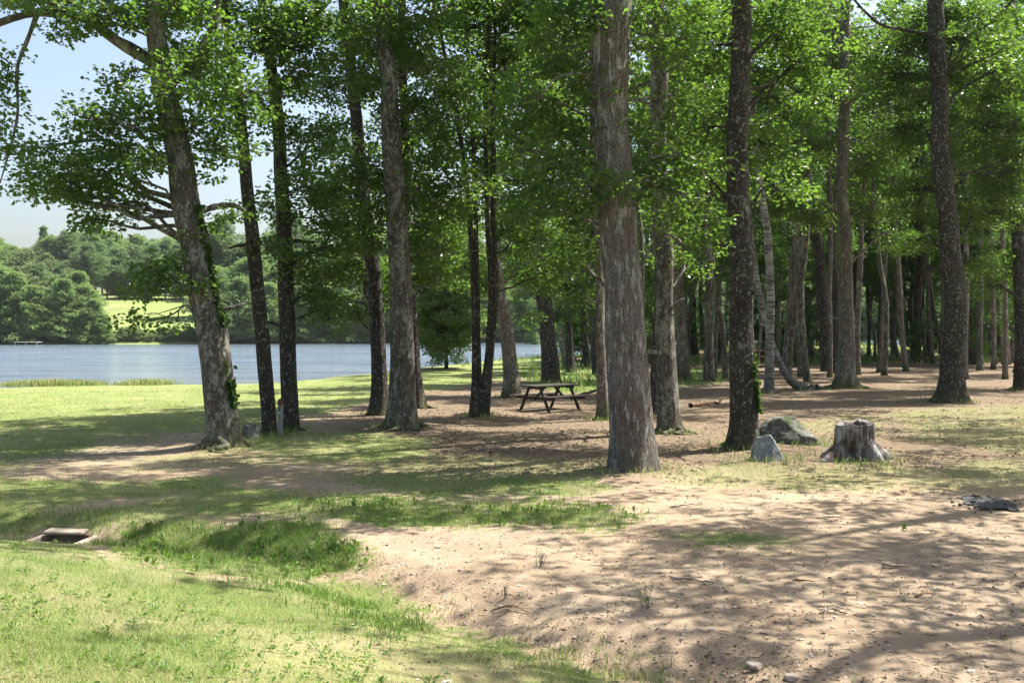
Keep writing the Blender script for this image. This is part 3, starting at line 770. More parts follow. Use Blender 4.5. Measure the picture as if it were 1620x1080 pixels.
def stump():
    p = hit(1352, 727); root = bpy.data.objects.new('tree_stump', None); COL.objects.link(root); root.location = p
    tag(root, 'weathered hollow tree stump with spreading roots and a dark hole', 'stump')
    n, sides = 34, 96; th = np.arange(sides) / sides * 2 * PI
    roots = [(3.75, .62, .22), (4.6, .16, .3), (5.4, .28, .26), (.1, .45, .25), (1.3, .3, .3), (2.4, .4, .3)]
    zs = np.linspace(-.08, .60, n); V = []
    for z in zs:
        f = max(0, z) / .6; r = .36 - .05 * f + .02 * f * f + 0 * th
        for a, l, wd in roots:
            da = np.angle(np.exp(1j * (th - a))); r = r + l * np.exp(-(da / wd) ** 2) * (1 - ss(0, .42, max(z, 0))) ** 1.6 * .8
        r = r * (1 + .06 * np.sin(th * 9 + 1) * (1 - f * .4) + .10 * fbm(np.cos(th) * 5, np.sin(th) * 5, z * 1.2 + 0 * th, 3))
        da = np.angle(np.exp(1j * (th - 4.95))); r = r - .44 * np.exp(-(da / .2) ** 4) * np.exp(-((z - .05) / .14) ** 2)
        da = np.angle(np.exp(1j * (th - 4.2))); r = r - .20 * np.exp(-(da / .2) ** 2) * np.exp(-((z - .12) / .12) ** 2)
        da = np.angle(np.exp(1j * (th - 4.35))); r = r - .12 * np.exp(-(da / .12) ** 2) * np.exp(-((z - .27) / .06) ** 2)
        top = .045 * fbm(np.cos(th) * 2.3, np.sin(th) * 2.3, 0 * th, 8) * f ** 3 + .03 * f ** 3 * np.cos(th - .4)
        V.append(np.stack([np.cos(th) * r * .93, np.sin(th) * r * .86, z + top], 1))
    for k, (rr, dz) in enumerate([(.82, -.01), (.72, -.05), (.66, -.16), (.5, -.22), (.0, -.24)]):     # hollow
        q = V[n - 1].copy(); q[:, :2] *= rr; q[:, 2] = q[:, 2] + dz; V.append(q)
    N = len(V); V = np.vstack(V); i = np.arange(N - 1)[:, None] * sides; j = np.arange(sides)[None]; j2 = (j + 1) % sides
    Fq = np.stack([i + j, i + j2, i + sides + j2, i + sides + j], -1).reshape(-1, 4)
    t = NT('stump_wood'); v = t.obj((1, 1, .12), False); f = t.noise(v, 16, 6, .7, dist=.5); w_ = t.noise(t.obj(rand=False), 3.2, 4)
    c = t.ramp(f, [(.38, (.04, .027, .02)), (.52, (.13, .095, .08)), (.68, (.23, .20, .18))])
    r_ = t.obj(rand=False); sp = t.n('ShaderNodeSeparateXYZ'); t.l(r_, sp.inputs[0])
    c = t.mix(t.math('MULTIPLY', t.rng(w_, .42, .56), t.rng(f, .35, .6)), c, (.36, .36, .36))
    c = t.mix(t.rng(w_, .62, .7, 0, .6), c, (.05, .06, .02))
    mat = t.done(t.bsdf(c, .9, .15, t.bump(f, .9, .03)))
    link('stump_body', make_mesh('stump_body', V, [Fq], mat, smooth=True), root)
stump()

# ash heap of an old camp fire
def ash():
    p = hit(1562, 798); n = 44; V = []
    xs = np.linspace(-1, 1, n); X, Y = np.meshgrid(xs, xs); r = np.hypot(X, Y)
    Z = .03 * np.clip(1 - r ** 2, 0, 1) * (.8 + .9 * fbm(X * 5, Y * 5, 0, 4)) + .006 - .02 * ss(.8, 1.1, r) + .008 * fbm(X * 14, Y * 14, 0, 5)
    V = np.stack([X * .45, Y * .55, Z], -1).reshape(-1, 3); V[:, 2] += gz(V[:, 0] + p[0], V[:, 1] + p[1]) - p[2]
    i = np.arange(n - 1)[:, None] * n + np.arange(n - 1)[None]; Fq = np.stack([i, i + 1, i + n + 1, i + n], -1).reshape(-1, 4)
    Fq = Fq[(r.ravel()[Fq] < .8 + .4 * fbm(X.ravel() * 3, Y.ravel() * 3, 0, 6)[Fq] + .2 * fbm(X.ravel() * 9, Y.ravel() * 9, 0, 7)[Fq]).all(1)]
    root = link('ash_pile', make_mesh('ash_pile', V, [Fq], M['ash'], smooth=True), loc=p)
    tag(root, 'dark grey patch of ash and charcoal from an old campfire', 'ash pile')
    V0, F0 = ico(); lump = make_mesh('charcoal_lump', V0 * RNG.uniform(.6, 1.35, (12, 1)), [F0], M['ash'])
    for k in range(44):
        a, q = RNG.random() * 2 * PI, RNG.random() ** .6 * 1.25; x_, y_ = math.cos(a) * q * .42, math.sin(a) * q * .5; sc = RNG.uniform(.008, .03)
        link('charcoal_lump', lump, root, (x_, y_, float(gz(x_ + p[0], y_ + p[1])) - p[2] + .022 * max(0, 1 - q * q) + .006), RNG.random() * 6, (sc * 1.4, sc, sc * .7))
ash()

def stick(label, pts, r, mat='stick', name='stick', cat='stick', twig=True, group=None):
    P = np.array([hit(u, v) + np.array([0, 0, r + h]) for u, v, h in pts]); o = P[0].copy()
    G = Geo(); n = 14; Q = spline(P, n); Q += RNG.normal(size=Q.shape) * r * .25
    G.add(*tube(Q - o, np.linspace(r, r * .45, n), 7))
    if twig:
        for k in (4, 8):
            d = RNG.normal(size=3); d[2] = abs(d[2]) * .3; G.add(*tube(spline([Q[k] - o, Q[k] - o + d * .05, Q[k] - o + d * .12 + np.array([.02, 0, 0])], 5), np.linspace(r * .5, r * .2, 5), 5))
    b = link(name, G.mesh(name, M[mat], smooth=True), loc=o); return tag(b, label, cat, group)
stick('pale broken stick on the sunny edge of the dirt patch', [(1293, 962, .01), (1315, 968, .02), (1335, 972, .0)], .012)
stick('short forked stick lying beside the pale broken stick', [(1296, 972, .0), (1318, 969, .03), (1330, 964, .01)], .009)
stick('thin dark twig lying on the dirt near the ditch bank', [(778, 968, .01), (810, 965, .03), (838, 972, .0)], .008, 'litter')
stick('long thin twig crossing the dirt behind the green strip', [(1060, 803, .0), (1088, 802, .02), (1113, 796, .01)], .012)
stick('bleached driftwood piece lying alone on the shaded dirt', [(1396, 896, .0), (1410, 899, .01), (1424, 898, 0)], .02, twig=False)
stick('chalky splintered branch lying in two bits near the small weed', [(1060, 915, .0), (1090, 921, .01), (1130, 924, 0)], .015)
stick('dark twig on the dirt to the side of the driftwood', [(1258, 918, .0), (1276, 922, .01), (1290, 921, .0)], .009, 'litter', twig=False)
stick('short brown twig half buried on the sunny foreground dirt', [(1448, 945, .0), (1466, 941, .01), (1480, 942, .0)], .009, 'litter')
stick('dark rotting log lying in the dappled shade of the wood', [(1092, 648, .02), (1115, 646, .06), (1140, 641, .04)], .07, 'litter', 'log', 'log')
stick('fallen grey branch lying behind the picnic table', [(905, 634, .05), (960, 627, .2), (1010, 622, .1)], .05, 'grey_wood', 'fallen_branch', 'branch')

# ------------------------------------------------------------------ marker post, picnic tables, culvert, jetty
def marker_post():
    p = hit(443, 691); root = bpy.data.objects.new('marker_post', None); COL.objects.link(root); root.location = p
    tag(root, 'slim grey marker post with reddish brown slanted top between two trunks', 'post')
    R, Ht = .052, .70; n = 24; th = np.arange(n) / n * 2 * PI
    t = NT('post_grey'); v = t.obj((1, 1, .15), False); f = t.noise(v, 40, 5, .6)
    M['post'] = t.done(t.bsdf(t.ramp(f, [(.35, (.15, .16, .15)), (.65, (.27, .28, .27))]), .7, .3, t.bump(f, .4, .004)))
    G = Geo(); V = []
    for k in range(15):
        z = -.1 + (Ht + .1) * k / 14; s = .04 * np.sin(th) * (k == 14); V.append(np.stack([np.cos(th) * R + .02 * max(0, z), np.sin(th) * R, z + s], 1))
    V = np.vstack(V); i = np.arange(14)[:, None] * n; j = np.arange(n)[None]; j2 = (j + 1) % n
    G.add(V, np.stack([i + j, i + j2, i + n + j2, i + n + j], -1).reshape(-1, 4)); link('post_body', G.mesh('post_body', M['post'], True), root)
    G = Geo(); V = []
    for rr, z in ((1.06, Ht - .035), (1.1, Ht - .02), (1.1, Ht + .012), (.9, Ht + .02), (.01, Ht + .021)):
        V.append(np.stack([np.cos(th) * R * rr + .014, np.sin(th) * R * rr, z + .04 * np.sin(th) * rr], 1))
    V = np.vstack(V); i = np.arange(4)[:, None] * n
    G.add(V, np.stack([i + j, i + j2, i + n + j2, i + n + j], -1).reshape(-1, 4))
    link('post_cap', G.mesh('post_cap', simple('rust_brown_paint', (.085, .036, .026), (.14, .058, .038), 12)), root)
    def plate(name, z0, z1, mat):
        a = np.linspace(-2.35, -1.35, 9); V = np.vstack([np.stack([np.cos(a) * R * 1.05 + .02 * z, np.sin(a) * R * 1.05, z + 0 * a], 1) for z in (z0, z1)])
        G = Geo(); k = np.arange(8); G.add(V, np.stack([k, k + 1, k + 10, k + 9], 1)); G.add(V * np.array([.98, .98, 1]), np.stack([k + 9, k + 10, k + 1, k], 1))
        link(name, G.mesh(name, mat), root)
    plate('red_plaque', .50, .60, simple('plaque_red', (.20, .09, .08), (.32, .16, .14), 30)); plate('white_stripe', .465, .49, simple('stripe_white', (.6, .58, .58), (.75, .73, .72), 20)); plate('lower_plaque', .43, .46, simple('plaque_mauve', (.25, .18, .2), (.33, .26, .28), 30))
marker_post()

def picnic(label, px, rz, mat, L=1.75, D=None, s=1.0):
    p = hit(*px); root = bpy.data.objects.new('picnic_table', None); COL.objects.link(root); root.location = p; root.rotation_euler = (0, 0, rz); root.scale = (s,) * 3
    tag(root, label, 'picnic table', 'picnic tables under the trees')
    def part(name, boxes):
        G = Geo()
        for b in boxes: G.add(*b)
        link(name, G.mesh(name, mat), root)
    part('tabletop', [box((0, y, .745), (L, .135, .045), bev=.006) for y in (-.29, -.145, 0, .145, .29)])
    for s_ in (-1, 1):
        part('seat', [box((0, s_ * (.72 + dy), .435), (L, .125, .045), bev=.006) for dy in (-.07, .07)])
    for sx in (-1, 1):
        x = sx * (L / 2 - .3)
        part('crossbeam', [box((x + .045, 0, .375), (.045, 1.66, .075), bev=.005)]); part('top_bearer', [box((x + .045, 0, .685), (.045, .7, .07), bev=.005)])
        for sy in (-1, 1):
            part('leg', [box((x, sy * .44, .34), (.045, .095, .80), tilt=(sy * .50, 0, 0), bev=.005)])
        part('brace', [box((x - sx * .22, 0, .52), (.62, .04, .07), tilt=(0, sx * .72, 0), bev=.005)])
picnic('weathered dark picnic table with attached benches beside a sunlit trunk', (870, 648), .72, M['grey_wood'], L=1.85, s=.86)
picnic('small brown picnic table far off between the slim birches', (1204, 575), .5, M['brown_wood'])

def culvert():
    x, y = -5.02, 12.0; z0 = float(gz(x - .1, y + .75)) - .04
    root = bpy.data.objects.new('culvert', None); COL.objects.link(root); root.location = (x, y, z0); root.rotation_euler = (0, 0, -.1)
    tag(root, 'sunken concrete culvert mouth with flat slab top at the ditch end', 'culvert')
    def part(name, b, m):
        G = Geo(); G.add(*b); link(name, G.mesh(name, m), root)
    part('slab', box((-.05, .36, .01), (.46, .17, .04), tilt=(.06, 0, 0), bev=.012), M['concrete'])
    part('side_wall', box((.27, .06, -.21), (.06, .66, .36), tilt=(0, .1, 0), bev=.01), M['concrete']); part('side_wall', box((-.32, .12, -.21), (.06, .5, .36), bev=.01), M['concrete'])
    part('back_wall', box((-.03, .37, -.215), (.50, .06, .40), bev=.01), M['concrete_dark']); part('floor_slab', box((-.02, .05, -.42), (.52, .62, .04), bev=.01), M['concrete_dark'])
culvert()

def jetty():
    p = at(33, 546, 170); root = bpy.data.objects.new('jetty', None); COL.objects.link(root); root.location = (p[0], 172.4, -.8)
    tag(root, 'low grey jetty at the water under the far bank trees', 'jetty')
    G = Geo()
    for k in range(12): G.add(*box((-1.83 + k * .333, 0, .42), (.31, 1.6, .06), bev=.01))
    link('deck', G.mesh('deck', M['jetty']), root)
    for x in (-1.7, 0, 1.7):
        G = Geo(); G.add(*tube([(x, -.6, -1.2), (x, -.6, .39)], .09, 8)); link('pile', G.mesh('pile', M['jetty']), root)
jetty()

# ------------------------------------------------------------------ the trees one can tell apart
UP = dict(R=4.6, n=34, pads=9, per=40, L=.17, padr=.44)
def up(z0, z1, **k): d = dict(UP); d.update(z0=z0, z1=z1); d.update(k); d['n'] = max(8, int(d['n'] * d.pop('k', .3))); return d
G_EDGE, G_WOOD = 'trees along the edge of the wood', 'trees standing in the wood'

build_tree('oak_tree', 'leaning oak with lichen patched bark and ivy up one side, by the sunny lawn', 'tree',
    [(355, 703, 56), (349, 640, 52), (333, 520, 51), (313, 400, 49), (299, 320, 47), (288, 260, 43), (276, 200, 40), (262, 120, 36), (252, 50, 30), (246, 0, 27)], 15, 'bark_oak', 'leaf',
    [B(110, 290, 85, 36), B(60, 235, 45, 34), B(170, 225, 75, 40), B(235, 190, 70, 42), B(130, 320, 70, 28), B(320, 190, 60, 60), B(250, 60, 80, 50), B(350, 90, 60, 60),
     B(95, 8, 90, 22, thick=.6), B(10, 120, 24, 60, thick=.4, dens=1, att=(30, 100, 20.8)), B(4, 215, 20, 40, thick=.4, dens=1, att=(26, 190, 20.7)), B(-10, 150, 30, 60, att=(28, 130, 20.8)), B(90, 45, 40, 16, att=(100, 22, 20.8)), B(45, 5, 40, 18, att=(60, 22, 20.8)), B(210, 325, 52, 24, rise=.1), B(130, 352, 50, 14, rise=.05, dens=.7),
     B(270, 425, 30, 34, minz=2.2, rise=.2), B(228, 458, 30, 14, rise=.1, minz=2, dens=.4), B(245, 506, 50, 9, rise=.0, minz=1.8, dens=.6), B(300, 445, 26, 26, minz=2, dd=-.3, dens=.6), B(240, 430, 20, 16, dens=.4),
     B(345, 235, 45, 45), B(345, 350, 34, 40, dens=.7), B(200, 130, 50, 30, dd=1), B(150, 190, 60, 30, dd=-1), B(60, 300, 45, 24, dd=.6), B(270, 130, 60, 40, dd=-1),
     B(380, 150, 50, 60, dd=1), B(240, 245, 70, 30, dd=-.8), B(160, 270, 70, 30, dd=-.6), B(110, 265, 50, 25, dd=1.2), B(300, 20, 90, 30, dd=.5), B(180, 20, 70, 26, dd=-.7)],
    up(7.4, 15.5, R=5.0, off=(-1.0, 0), n=38, k=.16), G_EDGE, flare=.16, sides=64, dz=.05, rough=.07, seed=1, densk=.92, ivy=(.7, 4.3, -.5, .24, 800), dlean=0,
    extra_limbs=[([(262, 125, 0), (235, 95, .1), (180, 62, .2), (140, 32, .2), (70, 20, .1), (0, 36, -.1), (-60, 70, -.2)], .125, .05),
                 ([(265, 130, 0), (300, 110, .1), (322, 70, .3), (340, 40, .3), (346, -20, .3)], .11, .05),
                 ([(60, 20, .1), (44, 62, .1), (27, 110, .1), (28, 180, 0), (14, 240, 0), (0, 290, 0)], .045, .012),
                 ([(300, 338, 0), (250, 342, -.2), (215, 345, -.3), (180, 331, -.4), (120, 322, -.5)], .055, .012),
                 ([(318, 334, 0), (345, 326, .2), (370, 325, .3), (388, 335, .4)], .06, .045),
                 ([(290, 205, -.1), (312, 213, -.4), (336, 231, -.6)], .03, .012), ([(262, 120, 0), (275, 150, .5), (300, 140, 1), (325, 90, 1.4)], .07, .03)])

build_tree('oak_tree', 'slim oak with grey bark beside the marker post, next to the leaning oak', 'tree',
    [(427, 688, 25), (424, 640, 24), (417, 560, 24), (409, 460, 23), (401, 380, 23), (391, 270, 20), (376, 160, 18), (362, 60, 15), (356, 0, 14)], 15, 'bark_dark', 'leaf',
    [B(400, 150, 60, 50), B(420, 60, 70, 46), B(375, 210, 36, 36, dens=.6), B(430, 300, 34, 36, dens=.6), B(360, 20, 60, 34), B(440, 390, 30, 26, dens=.6), B(330, 120, 40, 50, dd=1, dens=.8)],
    up(7.6, 15, R=3.2, n=26, k=.26), G_EDGE, flare=.12, sides=36, seed=2)
build_tree('oak_tree', 'straight dark barked oak just behind the marker post', 'tree',
    [(460, 681, 30), (457, 600, 27), (452, 480, 26), (447, 360, 25), (440, 250, 22), (432, 150, 19), (425, 60, 16), (419, 0, 14)], 16, 'bark_dark', 'leaf',
    [B(475, 220, 60, 44), B(485, 300, 56, 40), B(505, 395, 50, 44), B(500, 340, 46, 30), B(475, 430, 40, 30), B(440, 340, 34, 30), B(500, 300, 50, 40, dd=1.5), B(470, 120, 60, 50), B(500, 60, 60, 50), B(525, 450, 44, 34), B(540, 500, 34, 28, rise=.1), B(500, 470, 30, 22), B(455, 30, 60, 36), B(520, 240, 40, 40, dd=1.5), B(545, 380, 40, 40, dd=2)],
    up(7.8, 16, R=3.6, n=28, k=.26), G_EDGE, flare=.14, sides=36, seed=3)
build_tree('oak_tree', 'dark trunked oak with flared foot on the far side of the thick grey oak', 'tree',
    [(600, 656, 34), (600, 600, 27), (596, 520, 25), (586, 430, 24), (575, 330, 23), (567, 250, 21), (558, 150, 19), (548, 60, 16), (544, 0, 15)], 17, 'bark_dark', 'leaf',
    [B(560, 230, 60, 44), B(540, 330, 56, 40), B(560, 420, 56, 40), B(585, 470, 46, 34), B(530, 470, 36, 26), B(520, 140, 60, 44), B(560, 60, 70, 50), B(610, 350, 40, 40, dd=2), B(500, 200, 50, 40, dd=1), B(520, 290, 50, 40, dd=2), B(575, 130, 50, 50, dd=-1.5), B(560, 375, 60, 36, dd=-1), B(530, 430, 46, 30, dd=1.5), B(550, 500, 34, 20), B(600, 440, 50, 30, dd=-1)],
    up(9.2, 17, R=4, n=28), G_EDGE, flare=.45, sides=40, behind=1.0, seed=4)
build_tree('oak_tree', 'thick grey oak standing in front of two darker trunks near the lawn edge', 'tree',
    [(635, 676, 56), (636, 630, 46), (637, 560, 40), (637, 480, 38), (631, 380, 36), (624, 280, 34), (616, 190, 31), (609, 100, 28), (604, 0, 26)], 18, 'bark_oak', 'leaf',
    [B(690, 250, 64, 44), B(690, 325, 60, 30), B(640, 395, 46, 28), B(690, 395, 46, 34), B(610, 60, 80, 50), B(690, 100, 80, 60), B(560, 115, 60, 46, dd=-1), B(590, 250, 46, 34, dd=-1.5), B(655, 175, 60, 40, dd=-1), B(720, 190, 60, 50), B(640, 450, 34, 24, dd=1.2),
     B(560, 290, 40, 30, dd=-1), B(600, 180, 40, 40, dd=-1.5, dens=.7), B(740, 290, 60, 20, dd=-1.2), B(640, 30, 90, 34, dd=-1), B(590, 390, 40, 24, dd=-1.4, dens=.8), B(600, 330, 50, 34, dd=-1.4), B(670, 360, 60, 34, dd=1.5), B(660, 300, 50, 34, dd=2), B(570, 350, 50, 30, dd=-1.6), B(690, 440, 40, 26, dd=1)],
    up(9.2, 18, R=5, n=34), G_EDGE, flare=.22, sides=56, dz=.06, behind=0.5, seed=5)
build_tree('oak_tree', 'dark trunk half hidden behind the thick grey oak', 'tree',
    [(663, 645, 27), (657, 590, 21), (652, 520, 20), (647, 440, 19), (642, 350, 18), (640, 200, 16), (638, 0, 13)], 16, 'bark_dark', 'leaf',
    [B(700, 440, 46, 30), B(660, 330, 50, 40), B(720, 380, 50, 36), B(620, 300, 50, 40), B(650, 230, 60, 50), B(700, 160, 60, 50), B(650, 90, 70, 50)], up(9.7, 16, R=3.6, n=24), G_EDGE, flare=.4, behind=1.0, seed=6)
build_tree('coppiced_tree', 'clump of four slender dark stems sharing one foot, left of the picnic table', 'tree', [(757, 658, 20)], 16, 'bark_dark', 'leaf',
    [B(740, 330, 50, 34, stem=0), B(700, 220, 50, 50, stem=0), B(740, 130, 60, 50, stem=1), B(800, 200, 70, 50, stem=2), B(820, 290, 60, 40, stem=3), B(800, 100, 80, 50, stem=2), B(840, 380, 60, 34, stem=3), B(850, 440, 40, 30, stem=3), B(760, 40, 80, 44, stem=1), B(760, 260, 46, 40, stem=2, dd=-1), B(720, 420, 34, 24, stem=0), B(800, 370, 40, 26, stem=3)],
    up(9.2, 15.5, R=3, n=14, stems=4), G_EDGE, flare=.25, sides=24, behind=0.6, seed=7,
    stems=[[(752, 658, 24), (752, 600, 14), (752, 520, 11), (747, 400, 11), (737, 300, 10), (722, 190, 9), (707, 110, 7)], [(757, 660, 20), (757, 600, 13), (757, 520, 9), (755, 420, 9), (748, 260, 8), (740, 100, 7), (733, 0, 6)],
           [(763, 659, 20), (768, 600, 14), (773, 550, 11), (777, 450, 10), (769, 330, 9), (766, 200, 8), (772, 60, 7), (773, 0, 6)], [(767, 659, 18), (773, 600, 13), (779, 540, 11), (785, 450, 11), (779, 330, 10), (779, 200, 9), (782, 60, 7)]])
build_tree('oak_tree', 'pale sunlit trunk with mossy foot standing right behind the picnic table end', 'tree',
    [(809, 629, 33), (808, 590, 26), (800, 520, 22), (793, 470, 20), (786, 420, 19), (780, 340, 17), (776, 220, 15), (774, 80, 13)], 16, 'bark_light', 'leaf',
    [B(850, 420, 60, 40), B(760, 440, 50, 30), B(830, 340, 60, 50), B(800, 250, 70, 50), B(860, 190, 60, 60), B(820, 120, 70, 60), B(840, 500, 24, 20, dens=.7)], up(10.0, 16, R=4, n=24), G_WOOD, flare=.25, behind=1.0, seed=8)
build_tree('oak_tree', 'straight very dark trunk rising behind the picnic table top', 'tree',
    [(873, 608, 33), (868, 540, 26), (862, 460, 25), (856, 390, 24), (850, 290, 22), (846, 150, 18), (842, 0, 15)], 18, 'bark_dark', 'leaf',
    [B(900, 440, 50, 40), B(820, 440, 40, 36), B(900, 350, 60, 50), B(860, 270, 70, 50), B(900, 160, 70, 60), B(850, 70, 80, 60), B(930, 470, 34, 30), B(800, 320, 50, 40), B(885, 500, 26, 20)], up(10.5, 18, R=4.2, n=26), G_WOOD, flare=.15, behind=1.0, seed=9)

build_tree('oak_tree', 'biggest trunk, broad grey furrowed oak at the edge of the dirt clearing', 'tree',
    [(1002, 740, 90), (1001, 715, 82), (999, 670, 73), (995, 600, 69), (989, 500, 65), (984, 400, 62), (979, 300, 61), (972, 200, 60), (968, 100, 59), (966, 0, 58)], 17, 'bark_big', 'leaf',
    [B(930, 300, 80, 46, dd=-.6), B(1005, 285, 60, 36, dd=-1.1), B(1090, 320, 70, 50), B(1100, 250, 60, 46, dd=.5), B(890, 210, 76, 56), B(880, 60, 90, 60), B(1010, 60, 70, 50, dd=-1.2), B(1085, 60, 50, 56), B(1060, 170, 50, 44, dd=.8), B(860, 330, 60, 40), B(930, 380, 56, 30, dd=.6),
     B(830, 150, 60, 60), B(940, 130, 40, 50, dd=-1.4, dens=.6), B(1000, 210, 40, 30, dd=-1.2, dens=.6), B(1090, 390, 44, 26, dd=1), B(900, 430, 44, 26, dd=1.6), B(820, 240, 50, 40, dd=1), B(960, 20, 100, 26, dd=-1.3), B(860, 270, 60, 34, dd=-.8), B(1060, 270, 46, 40, dd=-.8)],
    up(8.2, 17, R=6, n=44, k=.55), G_EDGE, flare=.10, sides=110, dz=.035, rough=.045, behind=0.3, seed=11, fs=6, roots=False, extra_limbs=[([(945, 140, 0), (920, 117, -.2), (880, 124, -.4), (850, 160, -.6)], .03, .01), ([(940, 150, 0), (915, 128, .1), (890, 146, .2)], .02, .008)])
build_tree('oak_tree', 'narrow brown trunk tucked behind the biggest trunk', 'tree', [(955, 664, 24), (952, 600, 17), (950, 520, 15), (947, 400, 14), (944, 250, 12), (940, 60, 10)], 15, 'bark_light', 'leaf',
    [B(920, 460, 40, 26), B(930, 250, 50, 50), B(910, 100, 60, 60)], up(9.5, 15, R=3.2, n=18), G_WOOD, flare=.25, behind=1.0, seed=12)
build_tree('oak_tree', 'grey trunk with a dark hollow scar, just right of the biggest trunk', 'tree',
    [(1060, 684, 42), (1057, 630, 36), (1053, 550, 33), (1049, 470, 31), (1047, 390, 31), (1044, 280, 30), (1041, 150, 29), (1039, 0, 28)], 18, 'bark_oak', 'leaf',
    [B(1090, 420, 34, 26), B(1080, 220, 50, 50, dd=1), B(1020, 400, 30, 26, dd=1, dens=.6), B(1110, 110, 60, 60), B(1010, 150, 50, 60, dd=2), B(1060, 30, 80, 40)], up(9.2, 18, R=4.6, n=30), G_WOOD, flare=.2, sides=48, behind=1.2, seed=13)
build_tree('oak_tree', 'dark slanted trunk squeezed between two grey trunks', 'tree', [(1036, 655, 18), (1035, 600, 13), (1037, 530, 12), (1040, 430, 11), (1043, 300, 10), (1046, 80, 9)], 15, 'bark_dark', 'leaf',
    [B(1060, 330, 50, 40), B(1080, 130, 60, 60)], up(9.5, 15, R=3, n=16), G_WOOD, flare=.2, behind=1.0, seed=14)
build_tree('oak_tree', 'tall oak with black and white patched bark beside the blue grey boulder', 'tree',
    [(1177, 707, 56), (1177, 670, 47), (1175, 600, 42), (1172, 500, 39), (1170, 400, 38), (1169, 300, 36), (1171, 180, 35), (1174, 60, 33), (1175, 0, 33)], 18, 'bark_dark', 'leaf',
    [B(1120, 200, 66, 56), B(1210, 235, 60, 40), B(1130, 60, 66, 56), B(1235, 60, 70, 56), B(1250, 150, 60, 50), B(1110, 300, 50, 36, dd=.8), B(1200, 110, 40, 40, dd=-1.3, dens=.6), B(1290, 100, 50, 60), B(1160, 215, 40, 30, dd=-1.1, dens=.8), B(1230, 290, 46, 34, dd=1), B(1180, 20, 100, 30, dd=-1)],
    up(8.7, 18, R=5, n=36, k=.68), G_EDGE, flare=.28, sides=64, dz=.05, rough=.06, behind=1.1, seed=15, ivy=(.1, 1.7, -.6, .3, 420))
build_tree('birch_tree', 'upright birch with pale banded bark behind the patchy barked oak', 'tree',
    [(1217, 621, 19), (1218, 570, 15), (1219, 500, 14), (1214, 400, 13), (1204, 320, 12), (1192, 240, 11), (1182, 150, 10), (1172, 0, 8)], 17, 'bark_birch', 'leaf_back',
    [B(1240, 300, 50, 40), B(1190, 330, 40, 34), B(1230, 200, 60, 50), B(1160, 130, 60, 60)], up(9.5, 17, R=3, n=22, k=.68), G_WOOD, flare=.15, behind=1.0, seed=16)
build_tree('birch_tree', 'strongly leaning birch bent up from a mossy sprawling foot', 'tree',
    [(1288, 616, 7), (1262, 610, 15), (1246, 596, 13), (1232, 570, 11), (1217, 530, 10), (1205, 480, 10), (1196, 430, 9), (1186, 360, 10), (1180, 260, 9), (1176, 120, 8)], 15, 'bark_birch', 'leaf_back',
    [B(1160, 380, 34, 30), B(1200, 280, 40, 40)], up(10.5, 15, R=2.6, n=14, k=.68), G_WOOD, flare=.1, behind=1.0, seed=17, sink=.02)
build_tree('oak_tree', 'mossy footed trunk sweeping wide at its base in the sunlit clearing', 'tree',
    [(1337, 613, 40), (1338, 580, 31), (1340, 530, 26), (1341, 470, 24), (1338, 400, 22), (1334, 310, 19), (1337, 200, 18), (1338, 100, 16), (1336, 0, 15)], 18, 'bark_light', 'leaf',
    [B(1280, 230, 70, 30), B(1400, 210, 70, 44), B(1290, 340, 54, 24), B(1385, 330, 66, 34), B(1240, 310, 46, 34, dd=1), B(1300, 130, 60, 50, dd=1), B(1390, 100, 70, 60), B(1320, 60, 70, 46, dd=-1.5), B(1420, 380, 40, 24), B(1370, 260, 50, 26, dd=-2)],
    up(9.5, 18, R=4.4, n=30, k=.68), G_WOOD, flare=.55, behind=1.5, seed=18, sides=44)
build_tree('oak_tree', 'dark slanting trunk left of the mossy footed tree', 'tree', [(1309, 587, 22), (1306, 520, 18), (1300, 440, 17), (1289, 360, 16), (1276, 280, 15), (1262, 190, 13), (1250, 100, 12), (1240, 0, 11)], 18, 'bark_dark', 'leaf_back',
    [B(1250, 380, 40, 30), B(1320, 400, 40, 30), B(1260, 260, 60, 40), B(1210, 160, 60, 50), B(1280, 60, 70, 50)], up(10.5, 18, R=4, n=26, k=.38), G_WOOD, flare=.2, behind=1.0, seed=19)
build_tree('oak_tree', 'thin dark trunk close behind the mossy footed tree', 'tree', [(1325, 590, 18), (1322, 520, 15), (1320, 440, 14), (1317, 330, 13), (1313, 200, 12), (1309, 60, 10)], 18, 'bark_dark', 'leaf_back',
    [B(1350, 300, 40, 30), B(1290, 200, 50, 40), B(1350, 150, 60, 50)], up(10.5, 18, R=3.4, n=22, k=.38), G_WOOD, flare=.2, behind=1.0, seed=20)
build_tree('oak_tree', 'broad footed oak with a sun patch on its bent trunk, in the shaded grass', 'tree',
    [(1503, 634, 50), (1506, 600, 41), (1510, 550, 38), (1512, 510, 36), (1507, 450, 34), (1499, 380, 32), (1492, 300, 30), (1488, 180, 28), (1485, 60, 26), (1483, 0, 25)], 18, 'bark_dark', 'leaf',
    [B(1560, 200, 90, 60), B(1430, 120, 90, 56), B(1550, 80, 80, 60), B(1450, 300, 70, 40), B(1560, 340, 80, 46), B(1500, 30, 100, 40, dd=-1), B(1600, 270, 60, 50, dd=-1), B(1480, 220, 60, 34, dd=-1.5), B(1420, 210, 60, 36, dd=1), B(1540, 410, 50, 26), B(1590, 130, 70, 60, dd=1.5), B(1450, 380, 46, 24, dd=1.5), B(1460, 60, 70, 40, dd=1)],
    up(9.2, 18, R=5.4, n=38, k=.38), G_WOOD, flare=.45, sides=56, dz=.06, behind=1.4, seed=21)
